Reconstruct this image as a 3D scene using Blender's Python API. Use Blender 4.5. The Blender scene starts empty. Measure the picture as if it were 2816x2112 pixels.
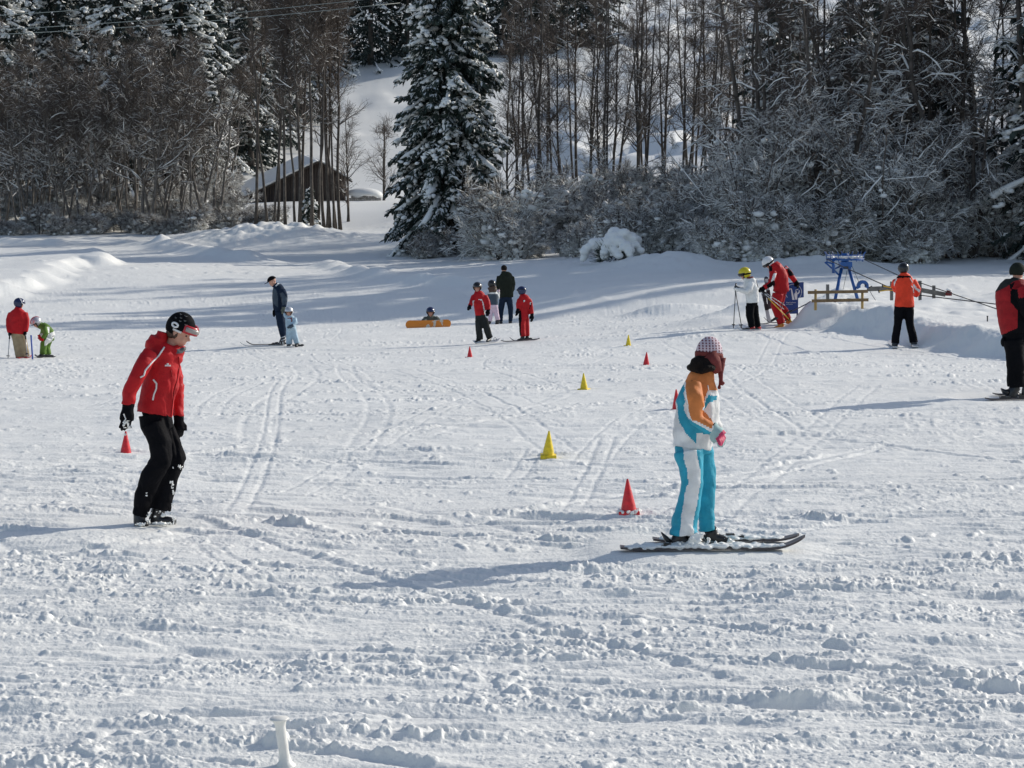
import bpy, math, random
import numpy as np
from mathutils import Vector
from mathutils.bvhtree import BVHTree

# ------------------------------------------------------------------ basics
R = math.radians
SC = bpy.context.scene
COL = SC.collection
FOC = 5500.0
PITCH = math.atan2(456.0, FOC)
CAM = np.array([0.0, 0.0, 2.5])
FWD = np.array([0.0, math.cos(PITCH), -math.sin(PITCH)])
UPV = np.array([0.0, math.sin(PITCH), math.cos(PITCH)])
RGT = np.array([1.0, 0.0, 0.0])
SUN_DIR = np.array([0.85, 0.53, 0.0]); SUN_DIR /= np.linalg.norm(SUN_DIR)
SUN_EL = R(27)

def P(u, v, d):
    """world point seen at photo position (u, v), d metres away along the view axis"""
    return CAM + d * (FWD + RGT * (u - 1408) / FOC + UPV * (1056 - v) / FOC)

def px(p):
    q = np.asarray(p) - CAM
    d = q @ FWD
    return 1408 + FOC * (q @ RGT) / d, 1056 - FOC * (q @ UPV) / d, d

def unit(a):
    a = np.asarray(a, float)
    return a / (np.linalg.norm(a) + 1e-12)

# ------------------------------------------------------------------ materials
def nt(name):
    m = bpy.data.materials.new(name)
    m.use_nodes = True
    t = m.node_tree
    return m, t, t.nodes, t.links, t.nodes['Principled BSDF']

def mat(name, col, rough=0.7, bump=0.0, bscale=60.0, var=0.0, vscale=6.0, metal=0.0, spec=0.5, sheen=0.0):
    m, t, N, L, b = nt(name)
    b.inputs['Base Color'].default_value = (*col, 1)
    b.inputs['Roughness'].default_value = rough
    b.inputs['Metallic'].default_value = metal
    b.inputs['Specular IOR Level'].default_value = spec
    if sheen: b.inputs['Sheen Weight'].default_value = sheen
    tc = N.new('ShaderNodeTexCoord')
    if var:
        n = N.new('ShaderNodeTexNoise'); n.inputs['Scale'].default_value = vscale; n.inputs['Detail'].default_value = 5
        L.new(tc.outputs['Object'], n.inputs['Vector'])
        cr = N.new('ShaderNodeValToRGB')
        cr.color_ramp.elements[0].position = 0.3; cr.color_ramp.elements[1].position = 0.7
        cr.color_ramp.elements[0].color = (*[c * (1 - var) for c in col], 1)
        cr.color_ramp.elements[1].color = (*[min(1, c * (1 + var)) for c in col], 1)
        L.new(n.outputs['Fac'], cr.inputs['Fac']); L.new(cr.outputs['Color'], b.inputs['Base Color'])
    if bump:
        n = N.new('ShaderNodeTexNoise'); n.inputs['Scale'].default_value = bscale; n.inputs['Detail'].default_value = 4
        L.new(tc.outputs['Object'], n.inputs['Vector'])
        bp = N.new('ShaderNodeBump'); bp.inputs['Strength'].default_value = bump; bp.inputs['Distance'].default_value = 0.02
        L.new(n.outputs['Fac'], bp.inputs['Height']); L.new(bp.outputs['Normal'], b.inputs['Normal'])
    return m

def snow_mat(name, col, scales, strength, dist):
    m, t, N, L, b = nt(name)
    b.inputs['Roughness'].default_value = 0.55
    b.inputs['Specular IOR Level'].default_value = 0.35
    tc = N.new('ShaderNodeTexCoord')
    n = N.new('ShaderNodeTexNoise'); n.inputs['Scale'].default_value = 0.35; n.inputs['Detail'].default_value = 6
    L.new(tc.outputs['Object'], n.inputs['Vector'])
    cr = N.new('ShaderNodeValToRGB')
    cr.color_ramp.elements[0].position = 0.3; cr.color_ramp.elements[1].position = 0.7
    cr.color_ramp.elements[0].color = (*[c * 0.95 for c in col], 1); cr.color_ramp.elements[1].color = (*col, 1)
    L.new(n.outputs['Fac'], cr.inputs['Fac']); L.new(cr.outputs['Color'], b.inputs['Base Color'])
    prev = None
    for s in scales:
        k = N.new('ShaderNodeTexNoise'); k.inputs['Scale'].default_value = s; k.inputs['Detail'].default_value = 6
        k.inputs['Roughness'].default_value = 0.6
        L.new(tc.outputs['Object'], k.inputs['Vector'])
        bp = N.new('ShaderNodeBump'); bp.inputs['Strength'].default_value = strength; bp.inputs['Distance'].default_value = dist
        L.new(k.outputs['Fac'], bp.inputs['Height'])
        if prev: L.new(prev.outputs['Normal'], bp.inputs['Normal'])
        prev = bp
    if prev: L.new(prev.outputs['Normal'], b.inputs['Normal'])
    return m

SNOW = (0.83, 0.83, 0.795)
M = {}
M['piste'] = snow_mat('snow_piste', SNOW, (6.0, 45.0), 0.32, 0.03)
M['snow'] = snow_mat('snow_soft', SNOW, (8.0,), 0.3, 0.04)
M['snowclump'] = mat('snow_clump', SNOW, 0.6)
for k, c, r in (('red', (.43, .010, .014), .6), ('darkred', (.30, .010, .014), .65), ('black', (.0065, .0065, .008), .7), ('grey', (.10, .105, .11), .7),
                ('orange', (.60, .20, .058), .65), ('white', (.72, .72, .70), .7), ('blue', (.03, .31, .43), .65), ('navy', (.016, .026, .048), .7),
                ('darkgreen', (.022, .026, .02), .8), ('green', (.10, .185, .032), .65), ('khaki', (.33, .26, .16), .8), ('paleblue', (.38, .50, .58), .75),
                ('pink', (.66, .50, .58), .75), ('vermilion', (.78, .055, .02), .55), ('charcoal', (.030, .033, .032), .8), ('olive', (.10, .11, .09), .8),
                ('maroon', (.16, .035, .032), .8), ('mint', (.34, .48, .47), .7), ('magenta', (.58, .06, .14), .6), ('slate', (.055, .075, .10), .75)):
    M[k] = mat('cloth_' + k, c, r, bump=.7, bscale=13, var=.18, vscale=9, spec=.04 if max(c) < .05 else .2)
M['skin'] = mat('skin', (.52, .27, .19), .55, var=.08, vscale=20)
M['hair'] = mat('hair_dark', (.010, .007, .006), .8, spec=.15, bump=.6, bscale=90)
M['hairbrown'] = mat('hair_brown', (.06, .028, .015), .5, bump=.6, bscale=90)
M['shellblack'] = mat('shell_black', (.012, .012, .014), .22)
M['shellblue'] = mat('shell_blue', (.012, .022, .075), .2)
M['shellsilver'] = mat('shell_silver', (.55, .56, .58), .25, metal=.4)
M['shellwhite'] = mat('shell_white', (.7, .7, .7), .25)
M['shellyellow'] = mat('shell_yellow', (.60, .50, .02), .3)
M['shellred'] = mat('shell_red', (.45, .02, .03), .25)
M['lens'] = mat('lens', (.30, .27, .25), .12, spec=.8)
M['lensdark'] = mat('lens_dark', (.02, .02, .025), .1, spec=.8)
M['plasticred'] = mat('plastic_red', (.60, .012, .02), .45, var=.22, vscale=25, bump=.15, bscale=60)
M['plasticyellow'] = mat('plastic_yellow', (.76, .56, .015), .45, var=.2, vscale=25, bump=.15, bscale=60)
M['plasticwhite'] = mat('plastic_white', (.74, .73, .68), .45, var=.06, vscale=30)
M['plasticblue'] = mat('plastic_blue', (.04, .09, .36), .45)
M['boot'] = mat('boot_black', (.015, .015, .017), .35)
M['bootred'] = mat('boot_red', (.5, .03, .03), .35)
M['bootorange'] = mat('boot_orange', (.60, .22, .03), .35)
M['skidark'] = mat('ski_dark', (.06, .05, .055), .35)
M['skiwhite'] = mat('ski_white', (.6, .6, .6), .35)
M['metal'] = mat('pole_metal', (.35, .36, .38), .35, metal=.8)
M['poleyellow'] = mat('pole_yellow', (.75, .48, .03), .4)
M['liftblue'] = mat('lift_blue', (.012, .085, .30), .45, bump=.2, bscale=30, var=.2)
M['rope'] = mat('rope_black', (.012, .012, .012), .8)
M['signblue'] = mat('sign_blue', (.012, .045, .20), .4)
M['signwhite'] = mat('sign_white', (.75, .75, .75), .5)
M['wood'] = mat('plank_brown', (.20, .13, .065), .8, bump=.4, bscale=25, var=.3)
M['woodgrey'] = mat('wood_grey', (.16, .15, .135), .85, bump=.4, bscale=25, var=.3)
M['woodyellow'] = mat('wood_yellow', (.42, .28, .10), .8, var=.2)
M['steel'] = mat('cable_steel', (.30, .34, .32), .5)
M['eye'] = mat('eye_dark', (.02, .015, .012), .3)

def stripes_mat(name, base, other, axis, freq, thr):
    m, t, N, L, b = nt(name)
    b.inputs['Roughness'].default_value = .85
    tc = N.new('ShaderNodeTexCoord')
    w = N.new('ShaderNodeTexWave'); w.bands_direction = axis; w.inputs['Scale'].default_value = freq
    w.inputs['Distortion'].default_value = 2.5; w.inputs['Detail'].default_value = 3; w.inputs['Detail Scale'].default_value = 3
    mp = N.new('ShaderNodeMapping'); L.new(tc.outputs['Object'], mp.inputs['Vector']); L.new(mp.outputs['Vector'], w.inputs['Vector'])
    cr = N.new('ShaderNodeValToRGB'); cr.color_ramp.elements[0].position = thr; cr.color_ramp.elements[1].position = min(1, thr + .1)
    cr.color_ramp.elements[0].color = (*base, 1); cr.color_ramp.elements[1].color = (*other, 1)
    L.new(w.outputs['Color'], cr.inputs['Fac']); L.new(cr.outputs['Color'], b.inputs['Base Color'])
    bp = N.new('ShaderNodeBump'); bp.inputs['Strength'].default_value = .5; bp.inputs['Distance'].default_value = .02
    L.new(w.outputs['Color'], bp.inputs['Height']); L.new(bp.outputs['Normal'], b.inputs['Normal'])
    return m
M['planks'] = stripes_mat('barn_planks', (.030, .022, .017), (.060, .044, .034), 'X', 1.6, .35)
M['rooftile'] = mat('roof_boards', (.06, .045, .035), .85, bump=.4, bscale=10)

def bark_mat(name, col, snow_lo):
    """bark with snow lying on whatever faces up"""
    m, t, N, L, b = nt(name)
    b.inputs['Roughness'].default_value = .9
    tc = N.new('ShaderNodeTexCoord')
    n = N.new('ShaderNodeTexNoise'); n.inputs['Scale'].default_value = 3.5; n.inputs['Detail'].default_value = 6
    L.new(tc.outputs['Object'], n.inputs['Vector'])
    cr = N.new('ShaderNodeValToRGB')
    cr.color_ramp.elements[0].position = .35; cr.color_ramp.elements[1].position = .7
    cr.color_ramp.elements[0].color = (*[c * .6 for c in col], 1); cr.color_ramp.elements[1].color = (*[c * 1.5 for c in col], 1)
    L.new(n.outputs['Fac'], cr.inputs['Fac'])
    g = N.new('ShaderNodeNewGeometry'); sp = N.new('ShaderNodeSeparateXYZ'); L.new(g.outputs['True Normal'], sp.inputs[0])
    ad = N.new('ShaderNodeMath'); ad.operation = 'MULTIPLY_ADD'; ad.inputs[1].default_value = .7
    L.new(n.outputs['Fac'], ad.inputs[0]); L.new(sp.outputs['Z'], ad.inputs[2])
    mr = N.new('ShaderNodeMapRange'); mr.inputs['From Min'].default_value = snow_lo; mr.inputs['From Max'].default_value = snow_lo + .12
    L.new(ad.outputs[0], mr.inputs['Value'])
    mx = N.new('ShaderNodeMix'); mx.data_type = 'RGBA'
    L.new(mr.outputs[0], mx.inputs['Factor']); L.new(cr.outputs['Color'], mx.inputs['A']); mx.inputs['B'].default_value = (*SNOW, 1)
    L.new(mx.outputs['Result'], b.inputs['Base Color'])
    return m
M['bark'] = bark_mat('bark_snowy', (.080, .068, .057), .80)
M['bark_lean'] = bark_mat('bark_windsnow', (.082, .070, .060), .62)
M['twig'] = mat('twigs_brown', (.105, .084, .070), .9, var=.35, vscale=2)
M['twigred'] = mat('twigs_russet', (.098, .082, .070), .9, var=.35, vscale=1.2)
M['bark_pale'] = bark_mat('bark_pale', (.14, .125, .11), .66)
M['twig_snowy'] = bark_mat('twigs_snowy', (.11, .09, .075), .52)
M['needles'] = mat('needles_dark', (.034, .050, .040), .75, var=.45, vscale=1.3)
M['needles_far'] = mat('needles_far', (.022, .034, .028), .8, var=.45, vscale=.8)

# ------------------------------------------------------------------ mesh helpers
class Geo:
    def __init__(s): s.v = []; s.q = []; s.t = []; s.n = 0
    def add(s, V, Q=None, T=None):
        V = np.asarray(V, float).reshape(-1, 3)
        if Q is not None and len(Q): s.q.append(np.asarray(Q, np.int64).reshape(-1, 4) + s.n)
        if T is not None and len(T): s.t.append(np.asarray(T, np.int64).reshape(-1, 3) + s.n)
        s.v.append(V); s.n += len(V)
    def arrays(s):
        V = np.concatenate(s.v) if s.v else np.zeros((0, 3))
        Q = np.concatenate(s.q) if s.q else np.zeros((0, 4), int)
        T = np.concatenate(s.t) if s.t else np.zeros((0, 3), int)
        return V, Q, T

def mesh_data(name, V, Q, T=None, smooth=True):
    V = np.asarray(V, np.float32)
    Q = np.asarray(Q, np.int32).reshape(-1, 4)
    T = np.zeros((0, 3), np.int32) if T is None else np.asarray(T, np.int32).reshape(-1, 3)
    me = bpy.data.meshes.new(name)
    me.vertices.add(len(V)); me.vertices.foreach_set('co', V.ravel())
    nq, ntr = len(Q), len(T)
    me.loops.add(4 * nq + 3 * ntr); me.loops.foreach_set('vertex_index', np.concatenate([Q.ravel(), T.ravel()]).astype(np.int32))
    me.polygons.add(nq + ntr)
    me.polygons.foreach_set('loop_start', np.concatenate([np.arange(nq) * 4, 4 * nq + np.arange(ntr) * 3]).astype(np.int32))
    me.polygons.foreach_set('use_smooth', np.full(nq + ntr, bool(smooth)))
    me.update(calc_edges=True)
    return me

def link(name, me, mats, parent=None, loc=None):
    o = bpy.data.objects.new(name, me)
    COL.objects.link(o)
    if me is not None:
        for m in (mats if isinstance(mats, (list, tuple)) else [mats]): me.materials.append(m)
    if parent is not None: o.parent = parent
    if loc is not None: o.location = loc
    return o

def gobj(name, g, m, parent=None, origin=None, smooth=True):
    V, Q, T = g.arrays()
    if origin is not None: V = V - np.asarray(origin)
    o = link(name, mesh_data(name, V, Q, T, smooth), m, parent)
    if parent is None and origin is not None: o.location = origin
    return o

def thing(name, label, cat, loc, group=None):
    o = bpy.data.objects.new(name, None); COL.objects.link(o)
    o.location = loc; o.empty_display_size = .1
    o['label'] = label; o['category'] = cat
    if group: o['group'] = group
    return o

def tag(o, label, cat, group=None):
    o['label'] = label; o['category'] = cat
    if group: o['group'] = group
    return o

def copy_thing(root, loc, rz=0, s=1.0, label=None, group=None, sz=None):
    r = root.copy(); COL.objects.link(r)
    r.location = loc; r.rotation_euler = (0, 0, rz); r.scale = (s, s, s if sz is None else sz)
    if label: r['label'] = label
    if group: r['group'] = group
    for ch in list(root.children):
        c = ch.copy(); COL.objects.link(c); c.parent = r
        for gch in ch.children:
            d = gch.copy(); COL.objects.link(d); d.parent = c
    return r

def tube(g, pts, rad, sides=6, cap=False, flat=1.0):
    pts = np.asarray(pts, float); k = len(pts)
    rad = np.broadcast_to(np.asarray(rad, float), (k,))
    t = np.gradient(pts, axis=0); t /= np.linalg.norm(t, axis=1)[:, None] + 1e-12
    ref = np.array([0, 0, 1.0]) if abs(t[:, 2]).mean() < .8 else np.array([0, 1.0, 0])
    a = np.cross(t, ref); a /= np.linalg.norm(a, axis=1)[:, None] + 1e-12
    b = np.cross(a, t)
    an = np.arange(sides) * 2 * math.pi / sides
    V = pts[:, None, :] + rad[:, None, None] * (np.cos(an)[None, :, None] * a[:, None, :] + flat * np.sin(an)[None, :, None] * b[:, None, :])
    i = np.arange(k - 1)[:, None] * sides; j = np.arange(sides)[None, :]; j2 = (j + 1) % sides
    Q = np.stack([i + j, i + j2, i + sides + j2, i + sides + j], -1).reshape(-1, 4)
    V = V.reshape(-1, 3)
    if cap:
        V = np.concatenate([V, pts[:1], pts[-1:]])
        c0, c1 = k * sides, k * sides + 1
        js = np.arange(sides)
        T = np.concatenate([np.stack([np.full(sides, c0), (js + 1) % sides, js], -1),
                            np.stack([np.full(sides, c1), (k - 1) * sides + js, (k - 1) * sides + (js + 1) % sides], -1)])
        g.add(V, Q, T)
    else:
        g.add(V, Q)

def sticks(g, A, B, ra, rb, sides=3):
    """many straight tapered twigs at once"""
    A = np.asarray(A, float); B = np.asarray(B, float); n = len(A)
    if not n: return
    t = B - A; t /= np.linalg.norm(t, axis=1)[:, None] + 1e-9
    ref = np.where(abs(t[:, 2:3]) < .9, np.array([[0, 0, 1.0]]), np.array([[1.0, 0, 0]]))
    a = np.cross(t, ref); a /= np.linalg.norm(a, axis=1)[:, None] + 1e-9
    b = np.cross(t, a)
    an = np.arange(sides) * 2 * math.pi / sides
    ring = np.cos(an)[None, :, None] * a[:, None] + np.sin(an)[None, :, None] * b[:, None]
    ra = np.broadcast_to(ra, (n,))[:, None, None]; rb = np.broadcast_to(rb, (n,))[:, None, None]
    V = np.concatenate([A[:, None] + ring * ra, B[:, None] + ring * rb], 1).reshape(-1, 3)
    base = (np.arange(n) * 2 * sides)[:, None]; j = np.arange(sides)[None]; j2 = (j + 1) % sides
    g.add(V, np.stack([base + j, base + j2, base + sides + j2, base + sides + j], -1).reshape(-1, 4))

def ico(sub):
    import bmesh
    bm = bmesh.new(); bmesh.ops.create_icosphere(bm, subdivisions=sub, radius=1)
    V = np.array([v.co[:] for v in bm.verts]); T = np.array([[v.index for v in f.verts] for f in bm.faces]); bm.free()
    return V, T
ICO1, ICO2, ICO3 = ico(1), ico(2), ico(3)

def blobs(g, C, S, rng, template=None, jitter=.25):
    """lumps: C centres (n,3), S radii (n,3)"""
    V0, T0 = template or ICO1
    C = np.asarray(C, float).reshape(-1, 3); S = np.asarray(S, float).reshape(-1, 3); n = len(C)
    if not n: return
    V = V0[None] * (1 + jitter * rng.standard_normal((n, len(V0), 1)))
    an = rng.uniform(0, 6.28, n); c, s = np.cos(an)[:, None], np.sin(an)[:, None]
    V = np.stack([V[..., 0] * c - V[..., 1] * s, V[..., 0] * s + V[..., 1] * c, V[..., 2]], -1) * S[:, None, :] + C[:, None, :]
    T = T0[None] + (np.arange(n) * len(V0))[:, None, None]
    g.add(V.reshape(-1, 3), None, T.reshape(-1, 3))

def box(g, c, ax, ay, az):
    """box from centre and three half-axis vectors"""
    c = np.asarray(c, float); ax, ay, az = (np.asarray(q, float) for q in (ax, ay, az))
    V = [c + sx * ax + sy * ay + sz * az for sz in (-1, 1) for sy in (-1, 1) for sx in (-1, 1)]
    g.add(V, [(0, 2, 3, 1), (4, 5, 7, 6), (0, 1, 5, 4), (2, 6, 7, 3), (0, 4, 6, 2), (1, 3, 7, 5)])

# ------------------------------------------------------------------ noise
def vnoise(x, y, seed=0):
    ix = np.floor(x).astype(np.int64); iy = np.floor(y).astype(np.int64)
    fx = x - ix; fy = y - iy
    fx = fx * fx * fx * (fx * (fx * 6 - 15) + 10); fy = fy * fy * fy * (fy * (fy * 6 - 15) + 10)
    def h(a, b):
        n = (a * 374761393 + b * 668265263 + seed * 974711) & 0xffffffff
        n = ((n ^ (n >> 13)) * 1274126177) & 0xffffffff
        n = ((n ^ (n >> 15)) * 2246822519) & 0xffffffff
        return ((n ^ (n >> 16)) & 0xffffff) / 16777215.0
    a, b, c, d = h(ix, iy), h(ix + 1, iy), h(ix, iy + 1), h(ix + 1, iy + 1)
    return (a + (b - a) * fx) * (1 - fy) + (c + (d - c) * fx) * fy

def fbm(x, y, seed, oct=4, gain=.5):
    s = 0; a = 1; tot = 0
    for o in range(oct):
        ang = .6 * o; c, sn = math.cos(ang), math.sin(ang); f = 2.03 ** o
        s = s + a * vnoise((x * c - y * sn) * f + 17.3 * o, (x * sn + y * c) * f - 9.1 * o, seed + o)
        tot += a; a *= gain
    return s / tot

def sstep(a, b, x):
    t = np.clip((x - a) / (b - a), 0, 1)
    return t * t * (3 - 2 * t)

def knit_mat():
    m, t, N, L, b = nt('knit_hat')
    b.inputs['Roughness'].default_value = .95
    tc = N.new('ShaderNodeTexCoord'); mp = N.new('ShaderNodeMapping'); mp.inputs['Scale'].default_value = (34, 34, 46)
    L.new(tc.outputs['Object'], mp.inputs['Vector']); sp = N.new('ShaderNodeSeparateXYZ'); L.new(mp.outputs['Vector'], sp.inputs[0])
    n = N.new('ShaderNodeTexNoise'); n.inputs['Scale'].default_value = 45; n.inputs['Detail'].default_value = 3; L.new(tc.outputs['Object'], n.inputs['Vector'])
    def wave(sock, f, lo):
        a = N.new('ShaderNodeMath'); a.operation = 'MULTIPLY'; a.inputs[1].default_value = f; L.new(sock, a.inputs[0])
        s = N.new('ShaderNodeMath'); s.operation = 'SINE'; L.new(a.outputs[0], s.inputs[0])
        k = N.new('ShaderNodeMath'); k.operation = 'ADD'; L.new(s.outputs[0], k.inputs[0]); L.new(n.outputs['Fac'], k.inputs[1])
        g = N.new('ShaderNodeMath'); g.operation = 'GREATER_THAN'; g.inputs[1].default_value = lo; L.new(k.outputs[0], g.inputs[0]); return g
    g1, g2 = wave(sp.outputs['X'], 7.4, .62), wave(sp.outputs['Z'], 7.0, .1)
    mu = N.new('ShaderNodeMath'); mu.operation = 'MULTIPLY'; L.new(g1.outputs[0], mu.inputs[0]); L.new(g2.outputs[0], mu.inputs[1])
    mx = N.new('ShaderNodeMix'); mx.data_type = 'RGBA'; L.new(mu.outputs[0], mx.inputs['Factor']); mx.inputs['A'].default_value = (.60, .50, .54, 1); mx.inputs['B'].default_value = (.16, .045, .065, 1)
    L.new(mx.outputs['Result'], b.inputs['Base Color'])
    bp = N.new('ShaderNodeBump'); bp.inputs['Strength'].default_value = .6; bp.inputs['Distance'].default_value = .02; L.new(n.outputs['Fac'], bp.inputs['Height']); L.new(bp.outputs['Normal'], b.inputs['Normal'])
    return m
# ------------------------------------------------------------------ terrain
CTRL = [(1408,2112,9.3),(0,2112,9.3),(2816,2112,9.3),(308,1440,16),(1890,1505,15.2),(1100,1505,15.2),(2760,1092,26.3),(2480,955,39.0),(2050,908,44),(2140,905,45),
 (770,950,47),(860,953,46.5),(1325,945,46),(1440,937,45.5),(1390,890,59),(1360,892,58),(1175,900,56),(50,985,44),(120,983,44.5),
 (300,632,130),(0,632,130),(600,632,130),(830,645,124),(700,580,142),(815,562,143),(950,566,143),(815,548,165),(1050,560,160),(980,625,133),(1220,695,108),(1500,716,92),(1700,716,84),(2100,730,80),(2600,708,86),(2816,690,90),
 (700,800,75),(1100,742,90),(700,705,105),(300,740,86),(1900,785,64),(2600,790,62),(2300,880,47),(2700,906,43),(2520,872,48),
 (1060,165,235),(1060,400,190),(1800,0,300),(1800,250,215),(1800,470,140),(1500,500,130),(1400,0,300),(300,0,310),(2500,300,180),(2500,520,120),(2200,500,122),(300,400,190),(300,540,155),(2700,0,290),(1060,0,300),
 (700,300,215),(-700,985,44),(-700,632,130),(-900,0,310),(3500,860,43),(3500,690,90),(3600,0,290),(1408,-500,420),(0,-500,420),(2816,-500,420),(1408,-1200,700),(-1500,-1200,700),(4300,-1200,700)]
_cp = [P(*c) for c in CTRL]
_cp += [np.array(q, float) for q in ((0,0,.1),(-12,0,.1),(12,0,.1),(0,-40,.3),(-60,-40,.3),(60,-40,.3),(-60,20,-.3),(60,20,.3),(-140,60,0),(140,60,2),(-200,200,12),(200,200,16),(0,-250,0),(-300,-100,0),(300,-100,0))]
_cp = np.array(_cp)
_S = 100.0
def _rb(r2): return .5 * r2 * np.log(r2 + 1e-12)
def _fit(cp, lam):
    xy = cp[:, :2] / _S; n = len(xy)
    r2 = ((xy[:, None] - xy[None]) ** 2).sum(-1)
    A = np.zeros((n + 3, n + 3)); A[:n, :n] = _rb(r2) + lam * np.eye(n)
    A[:n, n] = 1; A[:n, n + 1:] = xy; A[n:, :n] = A[:n, n:].T
    return np.linalg.solve(A, np.concatenate([cp[:, 2], np.zeros(3)]))
_w = _fit(_cp, 1e-6)
def base_z(x, y):
    x = np.asarray(x, float) / _S; y = np.asarray(y, float) / _S
    z = _w[-3] + _w[-2] * x + _w[-1] * y
    for (cx, cy), w in zip(_cp[:, :2] / _S, _w[:-3]):
        z = z + w * _rb((x - cx) ** 2 + (y - cy) ** 2)
    return z

def poly_sd(x, y, poly):
    """signed distance, positive inside"""
    x = np.asarray(x, float); y = np.asarray(y, float)
    d2 = np.full(x.shape, 1e18); ins = np.zeros(x.shape, bool)
    n = len(poly)
    for i in range(n):
        (ax, ay), (bx, by) = poly[i], poly[(i + 1) % n]
        ex, ey = bx - ax, by - ay
        t = np.clip(((x - ax) * ex + (y - ay) * ey) / (ex * ex + ey * ey + 1e-12), 0, 1)
        d2 = np.minimum(d2, (x - ax - t * ex) ** 2 + (y - ay - t * ey) ** 2)
        c = ((ay > y) != (by > y)) & (x < (bx - ax) * (y - ay) / (by - ay + 1e-12) + ax)
        ins ^= c
    return np.where(ins, 1, -1) * np.sqrt(d2)
def line_d(x, y, pts):
    d2 = np.full(np.shape(x), 1e18)
    for (ax, ay), (bx, by) in zip(pts[:-1], pts[1:]):
        ex, ey = bx - ax, by - ay
        t = np.clip(((x - ax) * ex + (y - ay) * ey) / (ex * ex + ey * ey + 1e-12), 0, 1)
        d2 = np.minimum(d2, (x - ax - t * ex) ** 2 + (y - ay - t * ey) ** 2)
    return np.sqrt(d2)
def xy(u, v, d): p = P(u, v, d); return (p[0], p[1])
PLAT = [xy(2255,893,45.6), xy(2300,905,44.2), xy(2340,914,43), xy(2400,925,41.6), xy(2480,944,40.0), xy(2560,962,38.2), xy(2700,985,35.8), xy(2816,1000,34.6), xy(3300,1040,32),
        xy(3300,760,62), xy(2600,770,62), xy(2250,800,58), xy(2205,850,50)]
LBANK = [xy(-700,800,66), xy(-100,785,68), xy(0,768,72), xy(70,755,76), xy(130,737,80), xy(180,716,86), xy(215,700,90), xy(275,706,89), xy(292,693,93), xy(270,678,100), xy(0,670,104), xy(-700,670,104)]
RIDGES = [([xy(20,646,118), xy(150,650,116), xy(255,642,118)], .8, .3), ([xy(270,700,91), xy(285,686,96), xy(268,676,100)], .7, .12),
          ([xy(435,650,115), xy(520,672,108), xy(600,682,104), xy(695,690,100)], 1.0, .45), ([xy(250,640,120), xy(330,640,119), xy(430,648,116)], .9, .22),
          ([xy(905,710,95), xy(960,735,88), xy(1040,757,80), xy(1150,775,76), xy(1260,778,73)], .7, .28),
          ([xy(1520,812,60), xy(1640,800,61), xy(1760,795,61), xy(1900,788,62)], .9, .07), ([xy(2010,880,47.5), xy(2060,855,50), xy(2150,840,52)], 1.2, .16)]
MOUNDS = [(770,655,117,4.2,1.0), (640,640,122,4,.5), (1835,822,57,1.3,.17), (1790,828,56.3,.7,.09), (1900,832,56,1.0,.1), (2258,882,45.2,.50,.38), (2222,886,45.5,.36,.30), (2296,888,44.4,.40,.2),
          (2328,885,43.5,.32,.26), (2352,885,43.5,.28,.14), (2090,840,50.5,1.2,.25), (2440,868,43,.8,.12), (2540,838,46.8,.8,.07), (2640,826,46.8,.9,.07), (2730,812,49,1.0,.12),
          (1880,735,78,2,.3), (1820,728,80,2,.35), (2250,738,78,2.5,.4)]
_mw = [(*xy(u, v, d), r, h) for u, v, d, r, h in MOUNDS]
def feat_z(x, y):
    sd = poly_sd(x, y, PLAT)
    wob = .25 * (vnoise(np.asarray(x) * 1.3, np.asarray(y) * 1.3, 71) - .5)
    z = .40 * sstep(-.12, .75, sd + wob) * (1 / (1 + (np.maximum(sd, 0) / 4.0) ** 2))
    sl = poly_sd(x, y, LBANK) + .8 * (vnoise(np.asarray(x) * .7, np.asarray(y) * .7, 72) - .5)
    z = z + .42 * sstep(-1.0, .3, sl) / (1 + (np.maximum(sl, 0) / 6) ** 2)
    for pts, w, h in RIDGES:
        d = line_d(x, y, pts)
        z = z + h * np.exp(-(d / w) ** 2) * (.55 + .9 * vnoise(np.asarray(x) * .9, np.asarray(y) * .9, 73))
    for mx, my, r, h in _mw:
        d2 = (x - mx) ** 2 + (y - my) ** 2
        z = z + h * np.exp(-(d2 / r ** 2) ** 1.3) * (.8 + .4 * vnoise(np.asarray(x) * 2.1, np.asarray(y) * 2.1, 74))
    return z
def ground(x, y): return float(base_z(x, y) + feat_z(np.array([x]), np.array([y]))[0])
def on_ground(u, v, d):
    p = P(u, v, d); return np.array([p[0], p[1], ground(p[0], p[1])])

def at_base(u, d):
    """ground point in photo column u at depth d"""
    p = P(u, 700, d)
    for _ in range(4):
        z = ground(p[0], p[1]); p = P(u, 1056 - FOC * ((z - CAM[2]) + d * math.sin(PITCH)) / (d * math.cos(PITCH)), d)
    return np.array([p[0], p[1], ground(p[0], p[1])])

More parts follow.
